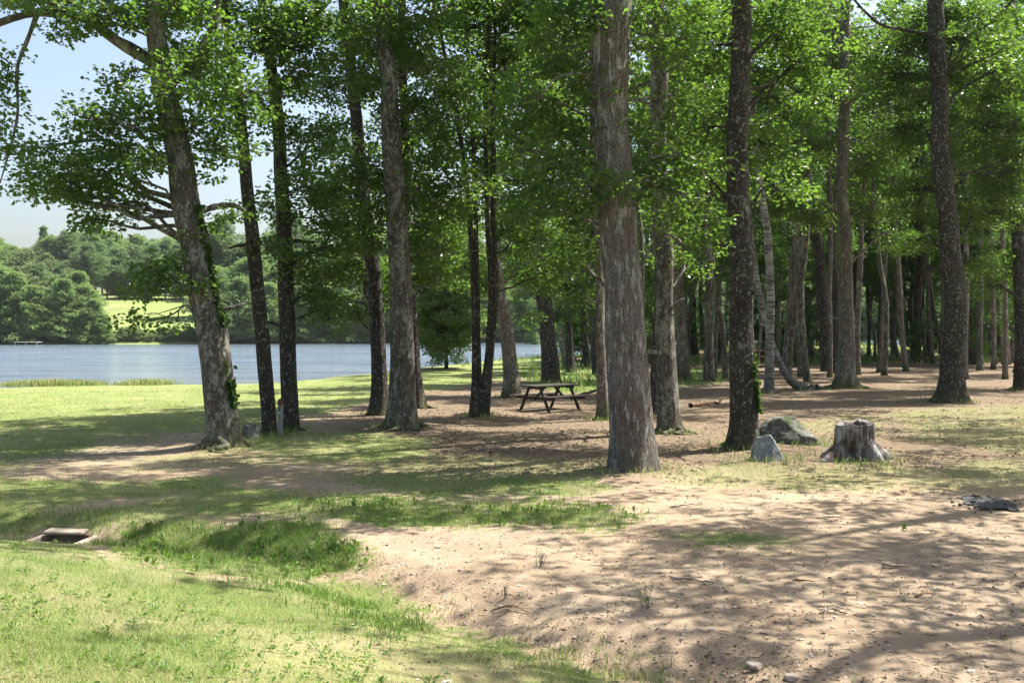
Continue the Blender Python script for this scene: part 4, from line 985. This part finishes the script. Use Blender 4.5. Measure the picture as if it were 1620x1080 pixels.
build_tree('oak_tree', 'dark trunk cut by the picture edge beyond the shaded grass', 'tree', [(1618, 617, 30), (1617, 560, 24), (1615, 480, 22), (1611, 380, 21), (1607, 250, 19), (1603, 100, 17), (1600, 0, 16)], 18, 'bark_dark', 'leaf',
    [B(1600, 420, 50, 30), B(1580, 300, 60, 50), B(1630, 200, 70, 60), B(1570, 150, 60, 60), B(1610, 50, 80, 60), B(1560, 450, 30, 20)], up(9.7, 18, R=4.4, n=30, k=.38), G_WOOD, flare=.25, behind=1.0, seed=22)
build_tree('oak_tree', 'thick dark trunk right behind the broad footed bent oak', 'tree', [(1538, 576, 34), (1536, 520, 28), (1533, 440, 26), (1529, 350, 24), (1526, 220, 21), (1523, 60, 18)], 19, 'bark_dark', 'leaf_back',
    [B(1500, 400, 40, 30), B(1560, 380, 50, 36), B(1540, 270, 70, 50), B(1470, 180, 70, 60), B(1560, 120, 80, 60)], up(11.5, 19, R=4.2, n=26, k=.38), G_WOOD, flare=.2, behind=1.0, seed=23)
build_tree('oak_tree', 'trunk with a light side patch, deeper than the thick dark trunk', 'tree', [(1562, 560, 20), (1560, 500, 17), (1561, 420, 17), (1558, 320, 15), (1554, 150, 13), (1550, 0, 11)], 19, 'bark_oak', 'leaf_back',
    [B(1590, 400, 50, 30), B(1540, 330, 50, 40), B(1600, 230, 70, 50), B(1540, 120, 70, 60)], up(12.5, 19, R=4, n=24, k=.38), G_WOOD, flare=.15, behind=1.0, seed=24)
build_tree('oak_tree', 'spotted grey trunk rising from the small grass patch', 'tree', [(1122, 603, 20), (1121, 540, 16), (1120, 460, 15), (1119, 380, 14), (1116, 280, 13), (1112, 120, 11)], 18, 'bark_oak', 'leaf_back',
    [B(1090, 440, 30, 24), B(1150, 420, 34, 28), B(1100, 330, 50, 40), B(1140, 230, 60, 50), B(1080, 120, 60, 60)], up(10.5, 18, R=3.8, n=24, k=.38), G_WOOD, flare=.15, behind=1.0, seed=25)
build_tree('oak_tree', 'brown trunk beside the grass patch, close to the twin stemmed birch', 'tree', [(1083, 602, 24), (1078, 540, 18), (1074, 480, 17), (1072, 400, 16), (1069, 280, 15), (1066, 100, 12)], 18, 'bark_light', 'leaf_back',
    [B(1050, 470, 30, 22), B(1100, 360, 44, 40), B(1050, 250, 60, 50), B(1090, 180, 60, 50)], up(10.5, 18, R=3.8, n=24, k=.38), G_WOOD, flare=.2, behind=1.0, seed=26)
build_tree('birch_tree', 'white birch forking into two pale stems near the glimpse of lake', 'tree', [(1088, 566, 10)], 17, 'bark_birch', 'leaf_back', [B(1120, 330, 40, 40, stem=0), B(1070, 380, 34, 34, stem=1), B(1110, 240, 50, 50, stem=0)],
    up(13.5, 17, R=2.6, n=12, k=.38), G_WOOD, flare=.1, sides=18, behind=1.0, seed=27, stems=[[(1088, 568, 12), (1083, 520, 10), (1092, 480, 10), (1101, 440, 9), (1109, 400, 9), (1114, 340, 8), (1116, 230, 6)], [(1086, 566, 9), (1083, 520, 8), (1084, 470, 7), (1082, 400, 7), (1078, 300, 5)]])
build_tree('oak_tree', 'dark slim trunk growing beside the pale pair, close to the lake shore', 'tree', [(904, 589, 18), (901, 550, 13), (898, 480, 11), (893, 400, 10), (888, 280, 8)], 17, 'bark_dark', 'leaf_back', [B(890, 420, 40, 34), B(910, 330, 50, 40)], up(12.5, 17, R=3, n=16, k=.38), G_WOOD, flare=.35, behind=1.0, seed=28)
build_tree('birch_tree', 'thin white birch leaning towards the dark slim trunk by the lake', 'tree', [(895, 583, 9), (890, 550, 7), (884, 510, 6), (878, 460, 6), (875, 380, 5), (873, 280, 4)], 14, 'bark_birch', 'leaf_back', [B(870, 440, 30, 30)], up(10.5, 14, R=2, n=12, k=.38), G_WOOD, flare=.1, sides=14, behind=1.0, seed=29)
build_tree('oak_tree', 'narrow dark trunk alone in the gap with a glimpse of blue lake', 'tree', [(929, 582, 13), (926, 540, 11), (922, 480, 10), (916, 400, 10), (910, 280, 8)], 17, 'bark_dark', 'leaf_back', [B(920, 440, 40, 30), B(940, 350, 50, 40)], up(12.5, 17, R=3, n=16, k=.38), G_WOOD, flare=.15, behind=1.0, seed=30)
build_tree('oak_tree', 'dark trunk paired with a slanted one, in the dark undergrowth', 'tree', [(946, 592, 20), (942, 540, 16), (938, 480, 16), (931, 400, 15), (924, 280, 12)], 18, 'bark_dark', 'leaf_back', [B(940, 420, 50, 34), B(910, 300, 60, 50), B(950, 220, 60, 50)], up(11.5, 18, R=3.6, n=20, k=.38), G_WOOD, flare=.15, behind=1.0, seed=31)
build_tree('oak_tree', 'slanted thin trunk touching the dark paired trunk', 'tree', [(958, 605, 13), (955, 550, 12), (948, 490, 11), (942, 420, 10), (936, 300, 8)], 16, 'bark_dark', 'leaf_back', [B(950, 350, 50, 40)], up(11.5, 16, R=3, n=14, k=.38), G_WOOD, flare=.15, behind=1.0, seed=32)
build_tree('oak_tree', 'thin dark trunk seen between the patchy barked oak and the spotted grey trunk', 'tree', [(1141, 572, 12), (1139, 520, 9), (1136, 440, 9), (1134, 300, 8)], 17, 'bark_dark', 'leaf_back', [B(1150, 380, 40, 30), B(1130, 280, 50, 40)], up(12.5, 17, R=3, n=16, k=.38), G_WOOD, flare=.2, behind=1.0, seed=33)
build_tree('oak_tree', 'dark mid wood trunk behind the forked white birch', 'tree', [(1099, 562, 15), (1096, 510, 12), (1093, 440, 11), (1090, 300, 10)], 18, 'bark_dark', 'leaf_back', [B(1080, 300, 50, 40), B(1110, 400, 40, 30)], up(13.5, 18, R=3, n=16, k=.38), G_WOOD, flare=.2, behind=1.0, seed=34)
# small leafy trees by the shore
build_tree('shore_tree', 'broad leafy tree drooping over the water at the lawn edge', 'tree', [(706, 583, 6), (706, 540, 5), (704, 480, 5), (702, 420, 4)], 12, 'bark_dark', 'leaf_far',
    [B(690, 500, 34, 34, dens=1.2, ry=2, L=.15), B(725, 480, 34, 34, dens=1.2, ry=2, L=.15), B(670, 460, 30, 30, ry=2, L=.15), B(740, 520, 20, 24, ry=2, L=.15), B(700, 440, 46, 30, ry=2, L=.15), B(655, 490, 20, 26, ry=2, L=.15), B(688, 570, 18, 8, rise=-.3, dens=1, minz=.2, ry=2), B(724, 566, 15, 8, rise=-.3, dens=1, minz=.2, ry=2), B(638, 468, 26, 24, dens=.8), B(776, 430, 24, 22, dens=.8), B(690, 370, 44, 30), B(724, 325, 40, 30), B(705, 556, 30, 9, rise=-.3, dens=1.2, minz=.5, ry=2, L=.15), B(664, 520, 22, 24, rise=-.2, dens=.9, minz=.6, ry=2, L=.15), B(748, 505, 20, 24, dens=.9, minz=.6, ry=2, L=.15), B(650, 430, 26, 24, dens=.8), B(760, 450, 24, 20, dens=.8), B(705, 540, 34, 14, rise=-.2, dens=1.2, minz=.6, ry=2, L=.15), B(680, 535, 22, 16, rise=-.2, dens=1.6, minz=.6, ry=2, L=.15), B(725, 535, 18, 18, rise=-.2, dens=1.6, minz=.6, ry=2, L=.15), B(712, 505, 40, 26, dens=1.4, ry=2, L=.15), B(680, 400, 50, 40, ry=2, L=.15), B(740, 410, 40, 40, ry=2, L=.15), B(710, 350, 50, 40, ry=2, L=.15)], None, 'small trees near the shore', seed=40, sides=16, densk=.5)
build_tree('shore_tree', 'small bright green sunlit tree at the water beside the very dark trunk', 'tree', [(846, 562, 5), (846, 540, 4), (845, 500, 3)], 4.6, 'bark_dark', 'leaf_far',
    [B(842, 535, 14, 12, dens=2.5, minz=.3), B(838, 510, 16, 14, dens=2.5, minz=.3), B(850, 485, 16, 16, dens=2.5, minz=.3), B(852, 550, 10, 8, dens=2.5, minz=.2)], None, 'small trees near the shore', seed=41, sides=12)

RNG = np.random.default_rng(77)
def feet():
    X, Y, H_ = [], [], []
    for q, r in (((1352, 727), .5), ((1246, 700), .52), ((1216, 728), .26), ((396, 694), .12), ((443, 691), .05), ((96, 850), .3)): BASES.append((hit(*q), r))
    for b, r in BASES:
        if b[1] > 48: continue
        n = int(160 + 500 * r); a = RNG.random(n) * 2 * PI; q = r * 1.1 + np.abs(RNG.normal(size=n)) * .28
        keep = vnoise(a * 1.4, a * 0 + b[0] * 3) > -.15
        X.append((b[0] + np.cos(a) * q)[keep]); Y.append((b[1] + np.sin(a) * q)[keep])
    x, y = np.concatenate(X), np.concatenate(Y); n = len(x)
    V, Fs, lu = blades('tufts', x, y, gz(x, y), RNG.uniform(.04, .16, n), RNG.uniform(.008, .016, n), np.clip(.5 + fbm(x, y, 0, 66), .1, 1), .7, True)
    tag(link('grass_tufts', make_mesh('grass_tufts', V, Fs, M['grass'], attrs={'lush': lu})), 'thin grass tufts growing round the feet of the trunks', kind='stuff')
feet()

# ------------------------------------------------------------------ the many slimmer trees deeper in the wood (prototypes, then copies)
def dup(root, loc, rz, s, label=None, group=None):
    r = root.copy(); COL.objects.link(r); r.location = loc; r.rotation_euler = (0, 0, rz); r.scale = s
    if label: r['label'] = label
    if group: r['group'] = group
    for ch in root.children:
        c = ch.copy(); COL.objects.link(c); c.parent = r
    return r
def proto(name, kind, seed, H, r0, lean, bark, leafm, auto, bend=.0):
    """a woodland tree standing at the origin"""
    rng = np.random.default_rng(seed); n = 10; z = np.linspace(-.15, H, n)
    x = lean * z + bend * np.sin(z / H * 5) + rng.normal(size=n) * .08 * (z > 1); y = rng.normal(size=n) * .08 * (z > 1)
    P = spline(np.stack([x, y, z], 1), 60); R = np.interp(P[:, 2], [-.2, 0, 6, H], [r0 * 1.15, r0 * 1.05, r0 * .8, .025])
    wood, LV, LF, nl = Geo(), [], [], [0]
    wood.add(*trunk_geo(P, R, 14, .35, rng, .05))
    grow(P, R, auto_blobs(rng, P, **auto), rng, wood, LV, LF, nl)
    root = bpy.data.objects.new(name, None); COL.objects.link(root)
    link('trunk', wood.mesh('trunk', M[bark], True), root); link('crown', make_mesh('crown', np.concatenate(LV), [np.concatenate(LF)], M[leafm]), root)
    return tag(root, kind, 'tree')
A_ = lambda z0, H, R, n=23, L=.135: dict(z0=z0, z1=H, R=R, n=n, pads=10, per=48, L=L, padr=.45, twigs=3)
PR = {'dark': [proto('oak_tree', '', 61, 18, .21, .02, 'bark_dark', 'leaf_back', A_(6.5, 18, 3.2)), proto('oak_tree', '', 62, 17, .17, -.04, 'bark_dark', 'leaf_back', A_(6.1, 17, 3.0), .25), proto('oak_tree', '', 66, 19, .26, .0, 'bark_oak', 'leaf_back', A_(6.3, 19, 3.6, 25), .15)],
      'pale': [proto('oak_tree', '', 63, 17, .16, .05, 'bark_light', 'leaf_back', A_(6.1, 17, 2.9), .3), proto('birch_tree', '', 64, 15, .11, -.06, 'bark_birch', 'leaf_back', A_(5, 15, 2.3, 38), .35), proto('birch_tree', '', 65, 16, .12, .1, 'bark_birch', 'leaf_back', A_(5, 16, 2.4, 38), .2)]}
PR['young'] = [proto('young_tree', '', 68, 5.5, .045, .05, 'bark_dark', 'leaf_back', dict(z0=.7, z1=5.4, R=1.7, n=26, pads=8, per=34, L=.11, padr=.34, twigs=4), .1),
               proto('young_tree', '', 69, 3.4, .03, -.05, 'bark_dark', 'leaf_back', dict(z0=.4, z1=3.4, R=1.2, n=20, pads=7, per=32, L=.10, padr=.28, twigs=4), .1)]
PR['slim'] = [proto('oak_tree', '', 71, 17, .12, .015, 'bark_light', 'leaf_back', dict(z0=8.5, z1=17, R=2.4, n=10, pads=9, per=34, L=.155, padr=.45, twigs=3), .12), proto('oak_tree', '', 72, 16, .11, -.03, 'bark_oak', 'leaf_back', dict(z0=8, z1=16, R=2.2, n=9, pads=9, per=34, L=.155, padr=.45, twigs=3), .3)]
used = {}
def place(kind, i, x, y, rz, s, label, group):
    p = PR[kind][i]; loc = (x, y, float(gz(x, y)))
    sc = (s, s, s * RNG.uniform(.92, 1.1))
    if (kind, i) not in used:
        used[(kind, i)] = 1; p.location = loc; p.rotation_euler = (0, 0, rz); p.scale = sc; p['label'] = label; p['group'] = group; return p
    return dup(p, loc, rz, sc, label, group)
# trunk feet read off the photo: (u, depth m, kind, index, scale)
KN = [(1236, 66, 'dark', 0, .8), (1262, 71, 'dark', 1, .8), (1285, 70, 'pale', 0, 1.15), (1362, 72, 'pale', 0, .8), (1384, 70, 'pale', 2, .8), (1393, 64, 'dark', 1, .9), (1399, 71, 'pale', 1, .8), (1412, 75, 'dark', 1, .7), (1423, 68, 'pale', 0, .85),
      (1436, 66, 'pale', 0, 1.0), (1444, 69, 'dark', 0, .8), (1452, 66, 'dark', 1, 1.0), (1470, 73, 'dark', 0, .7), (1375, 74, 'dark', 1, .7), (1248, 60, 'pale', 1, .8), (1272, 76, 'dark', 1, .8), (1300, 77, 'dark', 0, .7), (1345, 78, 'dark', 2, .7),
      (1352, 66, 'dark', 0, .7), (1596, 62, 'pale', 0, .8), (1580, 70, 'dark', 0, .9), (1606, 74, 'dark', 2, .9), (1530, 68, 'dark', 1, .9), (1548, 72, 'dark', 2, .8), (1480, 78, 'dark', 0, .8), (1226, 74, 'dark', 2, .7),
      (1160, 70, 'dark', 1, .8), (1150, 78, 'pale', 1, .8), (1110, 75, 'dark', 0, .8), (1062, 72, 'dark', 1, .8), (1022, 70, 'dark', 2, .8), (985, 66, 'dark', 0, .9), (968, 78, 'dark', 1, .9), (1635, 58, 'dark', 2, 1.0), (1660, 50, 'dark', 0, 1.1), (1690, 40, 'dark', 2, 1.0), (1650, 70, 'pale', 0, .9)]
LB = {('dark', 0): 'slim dark trunked tree among many on the grassy knoll before the lake', ('dark', 1): 'thin curving dark tree among many on the grassy knoll before the lake', ('dark', 2): 'stout grey brown tree deep among the crowded trunks before the lake',
      ('pale', 0): 'pale brown slim tree lit by sun on the grassy knoll before the lake', ('pale', 1): 'skinny white birch curving among the crowded trunks on the knoll', ('pale', 2): 'leaning white birch among the crowded trunks on the knoll'}
for (u, D, k, i, s) in KN:
    x = (u - 810) / F * D; place(k, i, x, D, RNG.random() * 6.28, s, LB[(k, i)], 'slim trees crowded on the knoll')
for k in range(40):                                      # thin irregular stems between them
    u = RNG.uniform(1000, 1640); D = RNG.uniform(52, 80); s_ = RNG.uniform(.42, .62); kk, i = ('dark', int(RNG.integers(0, 3))) if RNG.random() < .6 else ('pale', int(RNG.integers(0, 3)))
    x = (u - 810) / F * D; o = place(kk, i, x, D, RNG.random() * 6.28, s_, LB[(kk, i)], 'slim trees crowded on the knoll'); o.scale = (s_, s_, RNG.uniform(.75, .95)); o.rotation_euler = (RNG.normal() * .05, RNG.normal() * .06, o.rotation_euler[2])
for k in range(46):                                      # slender dark stems between the front rows and the knoll
    u = RNG.uniform(985, 1660); D = RNG.uniform(43, 82); i = int(RNG.integers(0, 2)); s_ = RNG.uniform(.8, 1.25); x = (u - 810) / F * D
    o = place('slim', i, x, D, RNG.random() * 6.28, s_, ['slender straight brown trunk in the shade of the crowded wood', 'slender bent grey trunk in the shade of the crowded wood'][i], 'slender stems in the shaded wood'); o.scale = (s_, s_, RNG.uniform(.9, 1.1)); o.rotation_euler = (RNG.normal() * .03, RNG.normal() * .04, o.rotation_euler[2])
for k in range(44):                                      # leafy saplings
    u = RNG.uniform(900, 1640); D = RNG.uniform(58, 88); i = int(RNG.integers(0, 2)); x = (u - 810) / F * D
    if D > np.interp(x, SH[:, 0], SH[:, 1]) - 3: continue
    place('young', i, x, D, RNG.random() * 6.28, RNG.uniform(.7, 1.25), ['young leafy sapling standing between the trunks of the wood', 'low bushy sapling standing between the trunks of the wood'][i], 'leafy saplings in the wood')
# deeper trees to each side whose crowns close the canopy
for k in range(4):
    x = RNG.uniform(14, 57); y = RNG.uniform(max(44, x * 1.55), 92)
    if y > np.interp(x, SH[:, 0], SH[:, 1]) - 3: y = np.interp(x, SH[:, 0], SH[:, 1]) - RNG.uniform(3, 9)
    kk, i = ('dark', int(RNG.integers(0, 3))) if RNG.random() < .75 else ('pale', int(RNG.integers(0, 3)))
    place(kk, i, x, y, RNG.random() * 6.28, RNG.uniform(.8, 1.1), LB[(kk, i)], 'slim trees crowded on the knoll')
# trees just outside the frame, whose crowns shade the clearing
PR['airy'] = [proto('oak_tree', '', 67, 15, .24, .0, 'bark_oak', 'leaf_back', dict(z0=6.6, z1=15, R=5.2, n=22, pads=13, per=24, L=.15, padr=.4, twigs=0, thick=.3, spread=.6), .1)]
for k, (x, y, s, rz) in enumerate([(7.9, 10.4, 1, .4), (9.7, 15.3, 1, 2.0), (12, 10.2, 1.0, 3.1), (13.5, 19, 1.0, 5), (17, 26, 1.1, 4)]):
    place('airy', 0, x, y, rz, s, 'oak standing outside the picture that shades the clearing', 'oaks shading the clearing')

# ------------------------------------------------------------------ far bank: trees, shrubs, conifer
def far_tree(name, seed, H, R, z0, n, pads, per, L, padr, leafm, prof=None, r0=.22):
    rng = np.random.default_rng(seed); P = spline([(0, 0, -.4), (.1, 0, H * .3), (0, .15, H * .6), (.1, 0, H * .96)], 24); Rr = np.linspace(r0, .04, 24)
    wood, LV, LF, nl = Geo(), [], [], [0]; wood.add(*tube(P, Rr, 8))
    bl = auto_blobs(rng, P, z0, H * .95, R, n, pads, per, L, padr, prof, twigs=0, spread=.8)
    grow(P, Rr, bl, rng, wood, LV, LF, nl)
    root = bpy.data.objects.new(name, None); COL.objects.link(root)
    link('trunk', wood.mesh('trunk', M['bark_dark'], True), root); link('crown', make_mesh('crown', np.concatenate(LV), [np.concatenate(LF)], M[leafm]), root)
    return tag(root, '', 'tree')
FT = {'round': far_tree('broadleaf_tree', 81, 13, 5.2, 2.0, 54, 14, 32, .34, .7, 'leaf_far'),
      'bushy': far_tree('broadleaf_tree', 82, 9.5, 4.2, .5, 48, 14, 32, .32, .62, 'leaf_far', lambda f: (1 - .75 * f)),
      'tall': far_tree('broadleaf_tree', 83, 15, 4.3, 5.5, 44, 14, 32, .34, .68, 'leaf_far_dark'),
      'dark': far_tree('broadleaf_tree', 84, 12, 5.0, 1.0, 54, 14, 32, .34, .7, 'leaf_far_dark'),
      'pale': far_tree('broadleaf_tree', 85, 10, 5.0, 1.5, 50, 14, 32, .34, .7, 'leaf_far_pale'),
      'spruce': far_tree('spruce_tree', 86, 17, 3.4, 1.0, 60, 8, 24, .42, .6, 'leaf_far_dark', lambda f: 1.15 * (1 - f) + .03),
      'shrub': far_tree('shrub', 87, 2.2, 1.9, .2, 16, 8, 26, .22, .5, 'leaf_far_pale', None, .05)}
FL = {'round': 'rounded mid green tree on the wooded far bank of the lake', 'bushy': 'bushy green tree overhanging the water on the far bank', 'tall': 'tall bare stemmed dark tree above the meadow across the lake',
      'dark': 'dark green dense tree on the wooded far bank of the lake', 'pale': 'pale grey green tree on the far hillside across the lake', 'spruce': 'pointed dark spruce rising above the far hilltop trees', 'shrub': 'pale low shrub on the far shore below the meadow'}
used_far = set()
def place_far(k, x, y, s, sz=1.0):
    p = FT[k]; loc = (x, y, float(gz(x, y)) - .1); rz = RNG.random() * 6.28; sc = (s, s, s * sz); g = {'shrub': 'shrubs along the far shore'}.get(k, 'trees across the lake')
    if k not in used_far: used_far.add(k); p.location = loc; p.rotation_euler = (0, 0, rz); p.scale = sc; p['label'] = FL[k]; p['group'] = g
    else: dup(p, loc, rz, sc, FL[k], g)
def far_u(k, u, y, s, sz=1.0): place_far(k, (u - 810) / F * y, y, s, sz)
yF = lambda u: float(np.interp((u - 810) / F * 176, FS[:, 0], FS[:, 1]))
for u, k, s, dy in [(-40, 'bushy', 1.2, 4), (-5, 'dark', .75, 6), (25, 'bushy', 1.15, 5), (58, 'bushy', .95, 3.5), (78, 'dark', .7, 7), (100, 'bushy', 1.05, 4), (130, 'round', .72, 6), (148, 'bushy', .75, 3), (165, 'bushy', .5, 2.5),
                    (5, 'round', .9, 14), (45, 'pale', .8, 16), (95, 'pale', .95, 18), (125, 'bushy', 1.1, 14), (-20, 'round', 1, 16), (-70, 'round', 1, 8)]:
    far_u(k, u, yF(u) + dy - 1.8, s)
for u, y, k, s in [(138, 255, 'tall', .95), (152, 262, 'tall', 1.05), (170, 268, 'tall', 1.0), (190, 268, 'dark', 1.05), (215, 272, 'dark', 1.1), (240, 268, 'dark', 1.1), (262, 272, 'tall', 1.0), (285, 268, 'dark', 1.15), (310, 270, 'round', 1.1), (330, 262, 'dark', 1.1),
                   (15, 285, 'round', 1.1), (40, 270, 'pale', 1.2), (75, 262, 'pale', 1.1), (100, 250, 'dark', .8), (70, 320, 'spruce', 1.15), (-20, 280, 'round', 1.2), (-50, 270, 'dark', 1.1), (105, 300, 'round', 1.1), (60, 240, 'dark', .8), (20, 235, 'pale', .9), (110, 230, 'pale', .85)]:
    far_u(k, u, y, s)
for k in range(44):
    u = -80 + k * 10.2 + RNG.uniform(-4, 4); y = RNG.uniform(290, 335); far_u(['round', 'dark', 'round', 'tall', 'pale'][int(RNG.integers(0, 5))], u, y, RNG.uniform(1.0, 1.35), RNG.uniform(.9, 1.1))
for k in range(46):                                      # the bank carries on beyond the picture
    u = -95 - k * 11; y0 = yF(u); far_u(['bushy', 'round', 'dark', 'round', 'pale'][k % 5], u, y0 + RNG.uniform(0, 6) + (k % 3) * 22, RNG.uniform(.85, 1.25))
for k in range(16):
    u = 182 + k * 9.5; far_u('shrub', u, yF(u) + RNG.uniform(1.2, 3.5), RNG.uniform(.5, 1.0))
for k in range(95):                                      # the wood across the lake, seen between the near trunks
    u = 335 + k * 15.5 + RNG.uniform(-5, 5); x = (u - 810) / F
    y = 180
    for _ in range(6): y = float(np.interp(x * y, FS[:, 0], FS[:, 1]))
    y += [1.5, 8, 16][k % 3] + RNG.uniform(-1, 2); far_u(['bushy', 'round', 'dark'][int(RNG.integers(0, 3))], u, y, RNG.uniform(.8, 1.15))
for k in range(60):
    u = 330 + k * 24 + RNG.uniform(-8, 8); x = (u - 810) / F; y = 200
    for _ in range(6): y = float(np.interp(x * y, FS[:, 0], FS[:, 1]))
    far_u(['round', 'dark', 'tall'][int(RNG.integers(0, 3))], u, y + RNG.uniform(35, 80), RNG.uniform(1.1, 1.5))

# reeds at the near shore
def reeds(label, u0, u1, n, h, seed):
    rng = np.random.default_rng(seed); u = np.concatenate([rng.normal((u0 + u1) / 2 + s, (u1 - u0) / 7, n // 3) for s in (-(u1 - u0) * .3, 0, (u1 - u0) * .3)])
    y = 54.0 + rng.normal(size=len(u)) * .35; x = (u - 810) / F * y; y = np.interp(x, SH[:, 0], SH[:, 1]) + rng.normal(size=len(u)) * .4 - .2
    z = np.maximum(gz(x, y), -.85); hg = h * rng.uniform(.5, 1.1, len(u)) * (1 - .5 * np.abs(u - (u0 + u1) / 2) / (u1 - u0))
    o = np.array([x.mean(), y.mean(), -.8])
    V, Fs, lu = blades('reeds', x, y, z, hg, .035 + 0 * x, np.full(len(x), .4), .4, True)
    tag(link('reeds', make_mesh('reeds', V - o, Fs, M['grass'], attrs={'lush': lu}), loc=o), label, kind='stuff')
reeds('yellow green reeds growing along the near shore', 0, 138, 2600, .42, 91)
reeds('sparse pale reeds in the shallow water', 175, 255, 900, .4, 92)

# small plants standing by themselves
def weed_plant(label, px, h, n, seed, mat='weed', leafy=True, name='weed_plant'):
    rng = np.random.default_rng(seed); p = hit(*px); root = bpy.data.objects.new(name, None); COL.objects.link(root); root.location = p; tag(root, label, 'plant')
    G = Geo(); C, D = [], []
    for k in range(n):
        a = rng.random() * 6.28; e = np.array([math.cos(a), math.sin(a), 0]) * h * rng.uniform(.05, .35); hh = h * rng.uniform(.6, 1)
        Q = spline([np.zeros(3), e * .3 + [0, 0, hh * .5], e + [0, 0, hh]], 8); G.add(*tube(Q + np.array([rng.normal() * .02, rng.normal() * .02, 0]), np.linspace(.004, .0015, 8), 4))
        for q in Q[2:]:
            for _ in range(4 if leafy else 2): C.append(q); D.append(rng.normal(size=3) + [0, 0, .5])
    link('stem', G.mesh('stem', M['stick' if not leafy else mat]), root)
    C, D = np.array(C), np.array(D); m = len(C); L = rng.uniform(.012, .03, m) * (1 if leafy else .8)
    V, Fq = leaf_arrays(C, D, rng.normal(size=(m, 3)) + [0, 0, 1], L, L * .4); link('leaves' if leafy else 'seed_head', make_mesh('leaves', V, [Fq], M[mat if leafy else 'stick']), root)
weed_plant('small upright leafy weed growing alone on the dirt slope', (1022, 962), .25, 3, 1)
weed_plant('tuft of dry grass stalks on the dirt bank', (857, 897), .17, 6, 2, leafy=False, name='dry_grass_tuft')
weed_plant('small weed with pale seed heads at the ditch edge', (1597 / 2 + 2, 948), .14, 4, 3, leafy=False, name='dry_grass_tuft')
weed_plant('tiny green weed above the green strip on the dirt', (1430, 838), .07, 3, 4)

# ------------------------------------------------------------------ thin summer haze over the lake and hills
hz = Geo(); hz.add(*[(np.array([(x, y, z) for x in (-1600, 1600) for y in (-80, 1500) for z in (-5, 62)], float)), [[0, 1, 3, 2], [4, 6, 7, 5], [0, 4, 5, 1], [2, 3, 7, 6], [0, 2, 6, 4], [1, 5, 7, 3]]])
ht = NT('haze_air'); pv = ht.n('ShaderNodeVolumePrincipled'); pv.inputs['Density'].default_value = .0001; pv.inputs['Color'].default_value = (.9, .95, 1, 1); pv.inputs['Anisotropy'].default_value = .2
ht.l(pv.outputs[0], ht.out.inputs['Volume'])
tag(link('haze', hz.mesh('haze', ht.m)), kind='stuff')

# ------------------------------------------------------------------ light, sky, camera
W = bpy.data.worlds.new('World'); scn.world = W; W.use_nodes = True
wt = W.node_tree; wt.nodes.clear()
SUN_AZ, SUN_EL = math.radians(60), math.radians(60)          # azimuth from +Y towards +X
sk = wt.nodes.new('ShaderNodeTexSky'); sk.sky_type = 'NISHITA'; sk.sun_disc = False; sk.sun_elevation = SUN_EL; sk.sun_rotation = SUN_AZ; sk.air_density = 1.0; sk.dust_density = 3.5; sk.ozone_density = 1.0
bg = wt.nodes.new('ShaderNodeBackground'); bg.inputs[1].default_value = .086; wo = wt.nodes.new('ShaderNodeOutputWorld')
wt.links.new(sk.outputs[0], bg.inputs[0]); wt.links.new(bg.outputs[0], wo.inputs[0])
sl = bpy.data.lights.new('sun', 'SUN'); sl.energy = 5.0; sl.angle = math.radians(.53); sl.color = (1, .95, .86)
so = bpy.data.objects.new('sun', sl); COL.objects.link(so)
sd = Vector((math.sin(SUN_AZ) * math.cos(SUN_EL), math.cos(SUN_AZ) * math.cos(SUN_EL), math.sin(SUN_EL)))
so.rotation_euler = sd.to_track_quat('Z', 'Y').to_euler(); so.location = sd * 60
cam = bpy.data.cameras.new('camera'); cam.sensor_width = 36; cam.lens = 36 * F / 1620; cam.clip_end = 5000; cam.clip_start = .05
co = bpy.data.objects.new('camera', cam); COL.objects.link(co); co.location = (0, 0, CH); co.rotation_euler = (PI / 2 - TH, 0, 0); scn.camera = co
scn.view_settings.view_transform = 'Standard'; scn.view_settings.look = 'None'; scn.view_settings.exposure = 1.55; scn.view_settings.gamma = 1
scn.cycles.max_bounces = 7; scn.cycles.diffuse_bounces = 4; scn.cycles.transmission_bounces = 5; scn.cycles.glossy_bounces = 3; scn.cycles.use_denoising = True
